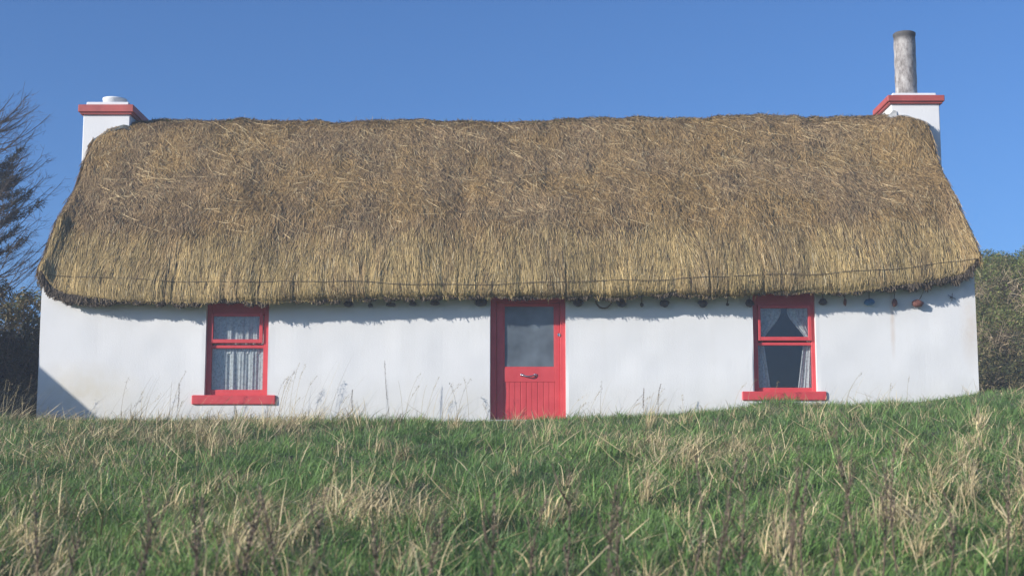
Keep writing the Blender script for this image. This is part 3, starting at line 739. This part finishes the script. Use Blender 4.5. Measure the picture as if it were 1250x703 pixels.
hanger('fishing_float', 'reddish brown fishing float hung on a slanting cord', 'float', 1120, 370.5, M['rust'], .072, 1.2, .8, .10)
x, z = W(1161, 363, -.01); mb = MB()
mb.tube([(x - .06, -.05, z + .03), (x + .06, -.04, z - .03)], .006, 5); mb.tube([(x + .01, -.05, z + .06), (x, -.04, z - .06)], .006, 5); mb.box(x - .012, x + .012, -.05, .01, z - .012, z + .012)
tag(mb.build('wall_hook', M['stone']), 'small dark iron cross hook near the right wall corner', 'hook')

# ------------------------------------------------------------------ outbuilding that shades the left corner (beyond the left edge of the photograph)
def build_shed():
    # gable wall parallel to the cottage front; its right roof slope draws the slanting shadow line
    tl = math.tan(SUN_AZ); tv = math.tan(SUN_EL) / math.cos(SUN_AZ); D = 3.0
    a = np.array(W(43, 443)); b = np.array(W(117, 507)); sl = (b[1] - a[1]) / (b[0] - a[0])
    q = np.array([a[0] - tl * D, a[1] + tv * D])
    line = lambda x: q[1] + sl * (x - q[0])
    xe = q[0] + 1.35; xr = q[0] - 1.5; ze, zr = line(xe), line(xr); xw = 2 * xr - xe
    t = thing('stone_shed', 'low rubble stone shed with a rusty tin roof beside the cottage', 'shed', (0, 0, 0))
    mb = MB(); y0, y1 = -D + .06, -1.0
    i = .12
    v = []
    for y in (y0, y1): v += [(xw + i, y, -.7), (xe - i, y, -.7), (xe - i, y, ze + .0), (xr, y, zr - .10), (xw + i, y, ze + .0)]
    mb.add(v, [(0,1,2,3,4), (5,6,7,8,9), (0,1,6,5), (1,2,7,6), (2,3,8,7), (3,4,9,8), (4,0,5,9)]); mb.build('wall', M['shedstone'], t)
    mb = MB(); th = .04
    for x0_, x1_ in ((xr, xe), (xr, xw)):
        v = [(x0_, -D, zr), (x1_, -D, ze), (x1_, y1 + .1, ze), (x0_, y1 + .1, zr)]; v += [(p[0], p[1], p[2] - th) for p in v]
        mb.add(v, [(0,1,2,3), (4,5,6,7), (0,1,5,4), (1,2,6,5), (2,3,7,6), (3,0,4,7)])
    mb.build('roof', M['tin'], t)
build_shed()

# ------------------------------------------------------------------ vegetation helpers
def leaves(cents, rad, n, size, cols, up=.3, elong=1.8, squash=1.0):
    """leaf-sized faces through a set of clumps: cents (m,3), rad (m,), n leaves"""
    k = rng.choice(len(cents), n, p=(rad ** 2.2) / (rad ** 2.2).sum())
    d = rng.normal(0, 1, (n, 3)); d /= np.linalg.norm(d, axis=1, keepdims=True)
    rr = rng.random(n) ** .45
    p = cents[k] + d * (rad[k] * rr)[:, None] * np.array([1, 1, squash])
    a = d + rng.normal(0, .7, (n, 3)) + np.array([0, 0, up]); a /= np.linalg.norm(a, axis=1, keepdims=True)
    b = np.cross(a, rng.normal(0, 1, (n, 3))); b /= np.linalg.norm(b, axis=1, keepdims=True)
    c = np.cross(a, b)
    s = size * rng.uniform(.5, 1.4, n)[:, None]
    V = np.stack([p - b * s * elong, p - c * s * .6, p + b * s * elong, p + c * s * .6 + a * s * .2], 1).reshape(-1, 3)
    i = np.arange(n)[:, None] * 4; Q = i + np.arange(4)[None]
    col = cols[rng.integers(0, len(cols), n)] * rng.uniform(.55, 1.45, (n, 1)) * (.75 + .5 * rng.random(len(cents)))[k][:, None]
    return V, Q, np.repeat(col, 4, 0)
def wire_strands(P0, dirs, L, bend, wid, col, K=5):
    n = len(P0); t = np.linspace(0, 1, K)[None, :]
    P = P0[:, None] + dirs[:, None] * (t * L[:, None])[..., None]; P = P + bend[:, None] * (t ** 2 * L[:, None])[..., None]
    side = np.cross(dirs, rng.normal(0, 1, (n, 3))); side /= np.linalg.norm(side, axis=1, keepdims=True)
    wd = wid[:, None] * np.linspace(1, .3, K)[None]
    return ribbons(P, wd, side, col)
def pack(name, parts, mats, parent=None):
    n0 = 0; V = []; Q = []; C = []
    for v, q, c in parts: V.append(v); Q.append(q + n0); C.append(c); n0 += len(v)
    return link(name, arrays_mesh(name, np.concatenate(V), np.concatenate(Q), np.zeros((0, 3), int), np.concatenate(C), mats, smoothf=False), parent)

def bush(name, label, x, y, rx, ry, rz, nl, cols, size, nst, stemcol, group=None, cat='bush', z=None, clr=.32):
    gz = float(ground_z(x, y)) if z is None else z
    t = thing(name, label, cat, (x, y, gz), group)
    m = 34; c = rng.normal(0, .48, (m, 3)); c[:, 2] = np.abs(c[:, 2]) * 1.0; c = np.clip(c, -1, 1) * np.array([rx, ry, rz * .85]); c[:, 2] += .12
    rad = rng.uniform(.5, 1.1, m) * clr * min(rx, rz)
    fol = pack('foliage', [leaves(c, rad, nl, size, np.array(cols))], [M['leaf']], t)
    if nst:
        b = np.stack([rng.normal(0, rx * .35, nst), rng.normal(0, ry * .35, nst), rng.random(nst) * rz * .45], -1)
        d = np.stack([rng.normal(0, .5, nst), rng.normal(-.15, .5, nst), rng.uniform(.2, 1, nst)], -1); d /= np.linalg.norm(d, axis=1, keepdims=True)
        bend = np.stack([rng.normal(.1, .3, nst), rng.normal(0, .3, nst), rng.uniform(-.7, 0, nst)], -1)
        sc = np.array(stemcol)[None] * rng.uniform(.5, 1.4, (nst, 1))
        pack('stems', [wire_strands(b, d, rng.uniform(.4, 1.0, nst) * rz * .85, bend, rng.uniform(.003, .010, nst), sc, 6)], [M['bark']], t)
    return t
DK = [(.022, .032, .018), (.03, .04, .02), (.045, .05, .026), (.04, .035, .02)]  # dark leaf tones with shade put into the colour
BR = [(.15, .145, .05), (.20, .16, .07), (.11, .135, .045), (.23, .18, .09)]
GO = [(.14, .19, .04), (.19, .22, .05), (.12, .15, .04), (.20, .19, .06)]
# hedge at the left, the shed's shade below also put into dark leaf colours
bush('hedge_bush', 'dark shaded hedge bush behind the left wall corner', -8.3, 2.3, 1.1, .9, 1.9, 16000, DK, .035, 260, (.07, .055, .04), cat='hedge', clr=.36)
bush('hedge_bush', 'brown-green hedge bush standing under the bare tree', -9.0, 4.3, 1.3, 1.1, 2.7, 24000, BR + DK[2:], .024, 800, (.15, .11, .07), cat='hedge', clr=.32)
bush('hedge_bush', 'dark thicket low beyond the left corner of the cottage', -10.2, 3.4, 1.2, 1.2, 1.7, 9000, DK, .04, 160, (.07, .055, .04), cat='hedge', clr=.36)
# scrub bank on the right
for nm, lab, x, y, rx, rz, cols, nl, nst in [
    ('gorse_bush', 'green gorse bush along the top of the bank beside the sky', 13.1, 16.6, 1.1, .75, GO, 16000, 60),
    ('gorse_bush', 'green gorse bush lower at the far right of the bank', 14.5, 16.4, 1.2, .65, GO, 16000, 60),
    ('gorse_bush', 'small gorse bush on the bank close behind the thatch edge', 11.7, 16.2, 1.1, 1.15, GO + BR, 16000, 500),
    ('bramble_bush', 'brown bramble tangle in the middle of the right bank', 12.9, 14.8, 1.2, 1.0, BR + GO, 18000, 1300),
    ('bramble_bush', 'brown bramble tangle at the right edge of the bank', 14.0, 14.4, 1.3, 1.0, BR + GO, 18000, 1300),
    ('bramble_bush', 'bramble growing on the bank beside the white wall corner', 11.5, 14.2, 1.1, 1.2, BR + GO, 17000, 1200),
    ('bramble_bush', 'lower bramble mass at the foot of the bank', 12.2, 12.8, 1.3, 1.1, BR + GO, 18000, 1100),
    ('bramble_bush', 'bramble filling the gap between the tangle and the bank edge', 13.4, 13.2, 1.3, 1.2, BR + GO, 18000, 1100),
    ('bramble_bush', 'dark bramble at the bank foot, cottage shadow put into its colour', 10.7, 11.6, 1.1, 1.0, DK + BR, 14000, 300),
    ('bramble_bush', 'dark bramble low at the right edge behind the grass', 12.6, 11.4, 1.3, 1.0, DK + BR, 14000, 300)]:  # the two dark brambles carry the cottage's shade in their leaf palette
    bush(nm, lab, x, y, rx, rx * .9, rz, nl, cols, .02, nst, (.40, .31, .20), 'scrub bushes on the right bank', clr=.42)

def bare_tree():
    x, y = -10.1, 4.6; gz = float(ground_z(x, y))
    t = thing('larch_tree', 'half-bare dark conifer with twiggy branches at the left edge', 'tree', (x, y, gz))
    mb = MB(); mb.col = (.05, .042, .036)
    H = 5.95
    tr = [(.05 * math.sin(k * .8), .04 * math.cos(k), H * k / 12) for k in range(13)]; mb.tube(tr, [.16 * (1 - k / 13.5) + .012 for k in range(13)], 8); mb.build('trunk', M['bark'], t, flat=False)
    lb = MB(); lb.col = (.075, .062, .055); tw = []; nd = []
    for k in range(120):
        h = .9 + (H - 1.0) * (k / 120) ** .9; az = random.uniform(-math.pi, math.pi)
        if k % 3: az = random.uniform(-1.2, .9)
        L = (.78 + 1.65 * (1 - h / (H + 1.2))) * random.uniform(.6, 1.05); el = random.uniform(-.05, .45)
        d = Vector((math.cos(az) * math.cos(el), math.sin(az) * math.cos(el), math.sin(el)))
        p = []
        for q in range(7):
            f = q / 6; p.append(Vector((tr[min(12, int(h / H * 12))][0], 0, h)) + d * L * f + Vector((0, 0, .30 * L * f * f - .10 * L * math.sin(f * 3.1))))
        lb.tube(p, [.011 * (1 - q / 7.5) + .002 for q in range(7)], 5, cap=False)
        for q in range(16):
            f = random.uniform(.2, 1); i = min(5, int(f * 6)); a = p[i].lerp(p[i + 1], f * 6 - i)
            tw.append((a, (d + Vector((random.gauss(0, .5), random.gauss(0, .5), random.gauss(.25, .45)))).normalized(), random.uniform(.12, .5) * (1.15 - f * .5)))
        if 3.0 < h < 4.9 and k % 5 < 2:
            for q in range(620): f = random.uniform(.03, .80); i = min(5, int(f * 6)); nd.append((p[i].lerp(p[i + 1], f * 6 - i) + Vector((random.gauss(0, .035), random.gauss(0, .035), random.gauss(-.01, .035))), d))
    lb.build('limbs', M['bark'], t, flat=False)
    P0 = np.array([a for a, d, l in tw]); D_ = np.array([d for a, d, l in tw]); Ls = np.array([l for a, d, l in tw])
    n = len(P0); cc = np.array([[.09, .072, .062]]) * rng.uniform(.7, 1.3, (n, 1))
    parts = [wire_strands(P0, D_, Ls, np.tile([.05, 0, .25], (n, 1)), np.full(n, .004), cc, 5)]
    # side twiglets
    t0 = rng.uniform(.3, 1, n * 2)[:, None]; P1 = np.repeat(P0, 2, 0) + np.repeat(D_ * Ls[:, None], 2, 0) * t0
    D1_ = np.repeat(D_, 2, 0) + rng.normal(0, .6, (n * 2, 3)); D1_ /= np.linalg.norm(D1_, axis=1, keepdims=True)
    parts.append(wire_strands(P1, D1_, rng.uniform(.06, .2, n * 2), np.tile([0, 0, .2], (n * 2, 1)), np.full(n * 2, .003), np.repeat(cc, 2, 0), 4))
    pack('twigs', parts, [M['bark']], t)
    c = np.array([a for a, r in nd]); dd = np.array([r for a, r in nd]); n = len(c)
    dd = dd * .6 + rng.normal(0, .6, (n, 3)); dd /= np.linalg.norm(dd, axis=1, keepdims=True)
    nc = np.array([(.03, .04, .035), (.04, .05, .035), (.055, .05, .04)])[rng.integers(0, 3, n)] * rng.uniform(.6, 1.4, (n, 1))
    pack('needles', [wire_strands(c, dd, rng.uniform(.04, .11, n), np.tile([0, 0, .1], (n, 1)), np.full(n, .0075), nc, 3)], [M['leaf']], t)
bare_tree()

# ------------------------------------------------------------------ grass
def half_w(Y): return (Y - CAM_Y) * 625 / F
def scatter(n, y0, y1, margin, pw=1.0):
    """n points over the visible wedge of the slope, denser away from the lens is not needed: uniform per picture area"""
    Y = y0 + (y1 - y0) * rng.random(n) ** pw
    X = rng.uniform(-1, 1, n) * (half_w(Y) + margin); return X, Y
def blades(X, Y, H, Wd, lean_dir, lean, curl, col, K=5, z0=None, lift=None, kink=False):
    n = len(X); z = ground_z(X, Y) - .015 if z0 is None else z0
    if lift is not None: z = z + lift
    t = np.linspace(0, 1, K)[None, :]; seg = 1.0 / (K - 1)
    bend = t if not kink else 1 / (1 + np.exp(-(t - rng.uniform(.25, .8, n)[:, None]) * 14))
    th = lean[:, None] + curl[:, None] * bend                  # tilt from the vertical along the blade
    dx = np.sin(th); dz = np.cos(th)
    cx = np.concatenate([np.zeros((n, 1)), np.cumsum((dx[:, :-1] + dx[:, 1:]) / 2 * seg, 1)], 1) * H[:, None]
    cz = np.concatenate([np.zeros((n, 1)), np.cumsum((dz[:, :-1] + dz[:, 1:]) / 2 * seg, 1)], 1) * H[:, None]
    ca, sa = np.cos(lean_dir)[:, None], np.sin(lean_dir)[:, None]
    P = np.stack([X[:, None] + cx * ca, Y[:, None] + cx * sa, z[:, None] + cz], -1)
    az = lean_dir + math.pi / 2 + rng.normal(0, .7, n); side = np.stack([np.cos(az), np.sin(az), np.zeros(n)], -1)
    return ribbons(P, Wd[:, None] * np.array([1., 1., .85, .6, .12] if K == 5 else np.linspace(1, .2, K))[None], side, col)
def dryness(X, Y):
    """how much dead straw stands in the sward, 0..1"""
    d = fbm(X * .55 + 2, Y * .55, 80) * .9 + (fbm(X * 1.6, Y * 1.6, 84) - .5) * .8
    d = (d - .36) * 1.7
    for px, py, rx, ry, a in [(-5.0, -5, 2.8, 5.5, .33), (1.55, -7.2, .65, 2.0, 1.0), (-1.2, -11.5, 2.5, 1.6, .3), (3.2, -10.5, 1.5, 1.8, .35), (4.6, -8, 1.5, 2.0, .3), (-2.7, -1.6, .9, 1.2, .45)]:
        d = d + a * np.exp(-((X - px) / rx) ** 2 - ((Y - py) / ry) ** 2)
    for px, py, rx, ry, a in [(.35, -5, 1.0, 4.5, .9), (4.2, -2, 3.2, 3.6, 1.2), (1.2, -2, 1.4, 2.2, .9), (-.9, -4.5, 1.3, 3.0, .6), (2.4, -10.8, .5, 1.0, .5), (-2.2, -7.5, 1.0, 1.6, .4)]:
        d = d - a * np.exp(-((X - px) / rx) ** 2 - ((Y - py) / ry) ** 2)
    return np.clip(d, 0, 1)
def green(n, X, Y):
    a = np.array([.105, .205, .052]); b = np.array([.18, .30, .075]); c = np.array([.19, .25, .11])
    k = np.clip((fbm(X * .9, Y * .9, 90) - .5) * 2.5 + .5, 0, 1)[:, None]; col = a * (1 - k) + b * k
    m = rng.random(n) < .2; col[m] = c; return col * rng.uniform(.6, 1.45, (n, 1))
def strawc(n):
    a = np.array([.62, .51, .30]); b = np.array([.46, .36, .19]); k = rng.random((n, 1)); c = a * k + b * (1 - k)
    m = rng.random(n) < .12; c[m] = np.array([.22, .16, .10]); return c * rng.uniform(.6, 1.3, (n, 1))
def build_grass():
    parts = []
    # short dense sward
    n = 200000
    X, Y = scatter(n, -17.2, .0, .9, .8); Y = np.minimum(Y, -.06)
    side = smooth(7.1, 7.3, np.abs(X)); Y = np.where((side > .5), Y + rng.random(n) * 2.5 * (rng.random(n) < .4), Y)
    tus = .55 + .9 * fbm(X * 1.8, Y * 1.8, 100)
    near = smooth(-1.2, -.2, Y)
    H = rng.uniform(.06, .17, n) * tus * (1 - .25 * near) * (1 + .25 * smooth(-6, -12, Y))
    ld = rng.uniform(-3.14, 3.14, n) * .75 + .3 + (fbm(X * 1.4, Y * 1.4, 104) - .5) * 5
    parts.append(blades(X, Y, H, rng.uniform(.0018, .0042, n), ld, np.abs(rng.normal(.2, .3, n)), rng.uniform(.1, 2.1, n), green(n, X, Y)))
    # tufts of longer grass
    m = 1500; TXc, TYc = scatter(m, -16.8, -.3, .6, .85); k = rng.integers(0, m, 60000); n = len(k)
    r = np.abs(rng.normal(0, .10, n)); an = rng.uniform(0, 6.28, n); X = TXc[k] + r * np.cos(an); Y = np.minimum(TYc[k] + r * np.sin(an), -.08)
    hs = (.13 + .19 * rng.random(m))[k]
    H = hs * rng.uniform(.5, 1.15, n) * (1 - .35 * smooth(-1.6, -.3, Y))
    ld = np.where(rng.random(n) < .55, an, rng.normal(.1, .6, n))
    parts.append(blades(X, Y, H, rng.uniform(.0028, .006, n), ld, np.abs(rng.normal(.15, .25, n)), rng.uniform(.5, 2.6, n), green(n, X, Y)))
    o = pack('grass', parts, [M['grass']]); tag(o, 'lush green grass covering the slope before the cottage', 'grass', kind='stuff')
    # dead straw in patches
    parts = []
    n = 150000; X, Y = scatter(n, -17.2, -.15, .8, .85); dd = dryness(X, Y); keep = rng.random(n) < (.06 + .36 * dd * smooth(.25, .70, fbm(X * 2.6, Y * 1.6, 120))); X = X[keep]; Y = Y[keep]; n = len(X)
    H = rng.uniform(.08, .32, n) * (1 - .3 * smooth(-2.0, -.3, Y)); ld = rng.uniform(-3.14, 3.14, n) * .75 + .3 + (fbm(X * 1.4, Y * 1.4, 108) - .5) * 5
    parts.append(blades(X, Y, H, rng.uniform(.002, .0048, n), ld, np.abs(rng.normal(.35, .4, n)), rng.uniform(.2, 2.8, n), strawc(n), K=6, kink=True))
    # flattened thatch of old leaves lying in the sward
    n = 60000; X, Y = scatter(n, -17.0, -.4, .6, .85); keep = rng.random(n) < (.03 + .48 * dryness(X, Y) * smooth(.42, .66, fbm(X * 1.8, Y * 1.3, 122))); X = X[keep]; Y = Y[keep]; n = len(X)
    parts.append(blades(X, Y, rng.uniform(.15, .45, n), rng.uniform(.003, .0065, n), (vn(X * .9, Y * .9, 125) - .5) * 9 + rng.normal(0, .35, n), rng.uniform(.8, 1.5, n), rng.uniform(-.3, 1.0, n), strawc(n), lift=rng.uniform(.03, .15, n)))
    # tussocks of dead straw: a bundle rises from one root and droops outwards in hooks
    m = 2500; TXc, TYc = scatter(m, -16.6, -.5, .6, .85); dd = dryness(TXc, TYc); kp = rng.random(m) < .08 + .52 * dd; TXc = TXc[kp]; TYc = TYc[kp]; m = len(TXc)
    sz = rng.uniform(.5, 1.25, m); wind = rng.normal(.2, .5, m); cnt = (rng.uniform(22, 85, m) * sz).astype(int); k = np.repeat(np.arange(m), cnt); n = len(k)
    an = rng.uniform(-3.14, 3.14, n); rr = np.abs(rng.normal(0, .06, n)) * sz[k]
    X = TXc[k] + rr * np.cos(an); Y = np.minimum(TYc[k] + rr * np.sin(an), -.1)
    ld = np.where(rng.random(n) < .6, an, wind[k] + rng.normal(0, .6, n))
    H = rng.uniform(.14, .42, n) * sz[k] * (1 - .3 * smooth(-2.2, -.4, Y))
    tone = (.7 + .55 * rng.random(m))[k][:, None]
    parts.append(blades(X, Y, H, np.exp(rng.normal(-5.68, .42, n)), ld, np.abs(rng.normal(.18, .2, n)), rng.uniform(.6, 3.2, n), strawc(n) * tone * 1.08, K=7, kink=True))
    # tall bent straws
    m = 260; TXc, TYc = scatter(m, -15.5, -.6, .3, .8); dd = dryness(TXc, TYc); kp = rng.random(m) < .25 + .75 * dd; TXc = TXc[kp]; TYc = TYc[kp]; m = len(TXc)
    k = rng.integers(0, m, 2600); n = len(k); X = TXc[k] + rng.normal(0, .16, n); Y = TYc[k] + rng.normal(0, .16, n)
    parts.append(blades(X, Y, rng.uniform(.2, .5, n) * (1 - .3 * smooth(-2, -.4, Y)), rng.uniform(.0025, .0045, n), rng.uniform(-3.14, 3.14, n), np.abs(rng.normal(.1, .2, n)), rng.uniform(.3, 2.6, n), strawc(n) * 1.1))
    # thin seeding stalks against the wall
    ST = [(8, 70, 452), (30, 80, 462), (20, 40, 470), (205, 34, 452), (270, 24, 470), (372, 30, 438), (385, 14, 462), (432, 10, 478), (545, 26, 455), (715, 18, 460), (780, 14, 470), (960, 8, 482), (1045, 8, 452), (1100, 18, 474)]
    for u, cnt, vt in ST:
        Yk = rng.uniform(-1.0, -.25, cnt); xk = np.array([W(u, 505, 0)[0]] * cnt) + rng.normal(0, .32, cnt); zt_ = W(u, vt, -.5)[1]
        if u < 43: Yk = rng.uniform(-.9, .5, cnt)
        H = np.maximum((zt_ - ground_z(xk, Yk)) * rng.uniform(.45, 1.12, cnt), .15)
        parts.append(blades(xk, Yk, H, rng.uniform(.0016, .003, cnt), rng.normal(.05, .35, cnt), rng.uniform(.05, .5, cnt), rng.uniform(.2, .9, cnt), strawc(cnt), K=6))
    # seeding grass stems that nod in front of the white wall, seed heads along their tips
    for u0, u1, c, v0, v1 in [(2, 42, 26, 455, 492), (150, 232, 9, 448, 492), (348, 400, 9, 432, 486), (425, 452, 4, 472, 494), (480, 590, 13, 448, 494), (700, 735, 5, 458, 492), (770, 835, 8, 466, 492), (1035, 1112, 7, 450, 480), (255, 330, 5, 478, 500), (880, 960, 4, 455, 482)]:
        for q in range(c):
            u = random.uniform(u0, u1); v = v0 + (v1 - v0) * random.random() ** .8; Yk = random.uniform(-.95, -.2); x, z = W(u, v, Yk)
            ln = random.gauss(.28, .22); xb = x - ln * .45; zb_ = float(ground_z(xb, Yk)); Hh = z - zb_
            if Hh < .12: continue
            t = np.linspace(0, 1, 9); nod = random.uniform(.0, .16)
            cx = xb + (x - xb) * t ** 1.9; cz = zb_ + Hh * (t - nod * t ** 5) / (1 - nod * .55)
            P = np.stack([cx, np.full(9, Yk), cz], -1)[None]; colr = strawc(1) * random.uniform(.6, 1.1)
            parts.append(ribbons(P, np.linspace(.0026, .0012, 9)[None], np.array([[1., 0, .1]]), colr))
            if random.random() < .7:
                ns_ = random.randint(14, 34); f = 1 - .32 * rng.random(ns_) ** 1.2; sp = .011 * random.uniform(.5, 1.3)
                Xp = np.interp(f, t, cx) + rng.normal(0, sp, ns_); Zp = np.interp(f, t, cz) + rng.normal(0, sp, ns_)
                parts.append(blades(Xp, np.full(ns_, Yk) + rng.normal(0, .01, ns_), rng.uniform(.012, .03, ns_), np.full(ns_, .0028), rng.normal(.1, .6, ns_), rng.uniform(.2, 1.2, ns_), np.full(ns_, .4), np.repeat(colr * .75, ns_, 0), z0=Zp))
    o = pack('dry_grass', parts, [M['straw']]); tag(o, 'dead straw-coloured grass standing among the green', 'dry grass', kind='stuff')
build_grass()

# ------------------------------------------------------------------ dark dried seed stalks
def seed_stalk(x, y, ztop, label, group, wide=.045, thin=False):
    gz = float(ground_z(x, y)) - .02; H = max(ztop - gz, .2); t = thing('seed_stalk', label, 'plant', (x, y, gz), group)
    lx, ly = random.gauss(.02, .11) * H, random.gauss(0, .07) * H; bow = random.gauss(0, .03)
    pt = lambda f: (lx * f + bow * math.sin(f * 3.14), ly * f, H * f)
    mb = MB(); mb.col = (.13, .095, .07); mb.tube([pt(k / 8) for k in range(9)], [(.003 if thin else .006) * (1 - k / 11) for k in range(9)], 5)
    nbr = 0 if thin else random.randint(3, 6); br = []
    for k in range(nbr):
        f = random.uniform(.35, .8); a = random.uniform(0, 6.28); p0 = Vector(pt(f)); L = random.uniform(.10, .22) * min(1, H)
        q = [p0, p0 + Vector((math.cos(a) * L * .35, math.sin(a) * L * .35, L * .55)), p0 + Vector((math.cos(a) * L * .5, math.sin(a) * L * .5, L * 1.15))]; mb.tube(q, [.004, .003, .002], 4); br.append(q)
    mb.build('stem', M['bark'], t, flat=False)
    n = 180 if thin else int(170 * max(1, (wide / .034) ** 1.5)); f = .40 + .60 * np.linspace(0, 1, n); c = np.array([pt(a) for a in f])
    c += rng.normal(0, 1, (n, 3)) * (wide * .42 * (1.15 - .8 * f))[:, None]
    d = rng.normal(0, 1, (n, 3)); d /= np.linalg.norm(d, axis=1, keepdims=True); b = np.cross(d, rng.normal(0, 1, (n, 3))); b /= np.linalg.norm(b, axis=1, keepdims=True)
    s = rng.uniform(.003, .0085, n)[:, None]
    V = np.stack([c - d * s, c - b * s * .7, c + d * s, c + b * s * .7], 1).reshape(-1, 3); Q = np.arange(n)[:, None] * 4 + np.arange(4)
    col = np.array([[.21, .16, .12]]) * rng.uniform(.4, 1.6, (n, 1))
    pack('seed_head', [(V, Q, np.repeat(col, 4, 0))], [M['bark']], t)
FRONT = [(57, 602), (84, 648), (135, 590), (173, 600), (204, 607), (246, 588), (283, 602), (309, 612), (349, 590), (378, 596), (450, 636), (521, 622), (583, 602), (656, 604), (681, 566), (753, 590), (777, 615),
         (827, 557), (867, 560), (890, 556), (944, 545), (980, 572), (1007, 582), (1048, 516), (1070, 560), (1092, 521), (1147, 598), (1218, 556), (1246, 542)]
def place_word(u):
    for lim, s in [(120, 'far left wall corner'), (235, 'wall left of left window'), (340, 'left window'), (480, 'wall beside the left window'), (595, 'wall left of the door'), (695, 'red door'), (800, 'wall right of the door'), (905, 'wall left of right window'), (1012, 'right window'), (1130, 'wall right of right window'), (1300, 'right wall corner and bank')]:
        if u < lim: return s
cnts = {}
for u, v in FRONT: cnts[place_word(u)] = cnts.get(place_word(u), 0) + 1
seen = {}
for u, v in FRONT:
    p = place_word(u); seen[p] = seen.get(p, 0) + 1
    o_ = '' if cnts[p] == 1 else (['leftmost', 'second', 'third', 'fourth', 'fifth'][seen[p] - 1] + ' ')
    lab = ('%sdark brown seed stalk in front grass, below the %s' % (o_, p)) if cnts[p] == 1 else ('%sbrown seed stalk below the %s' % (o_, p))
    d = random.uniform(5.6, 7.8); y = CAM_Y + d; x, z = W(u, v, y)
    seed_stalk(x, y, z, lab, 'dark seed stalks in the foreground grass', wide=random.uniform(.024, .040))
for u, v, lab in [(478, 441, 'tall thin dark seed stalk against the wall left of the door'), (436, 476, 'short dark seed stalk against the wall right of left window'), (805, 468, 'thin dark seed stalk against the wall right of the door'), (787, 474, 'short dark seed stalk by the wall right of the door'), (214, 468, 'thin brown stalk against the wall left of the left window')]:
    x, z = W(u, v, -.45); seed_stalk(x, -.45, z, lab, 'thin stalks against the white wall', wide=.024, thin=True)
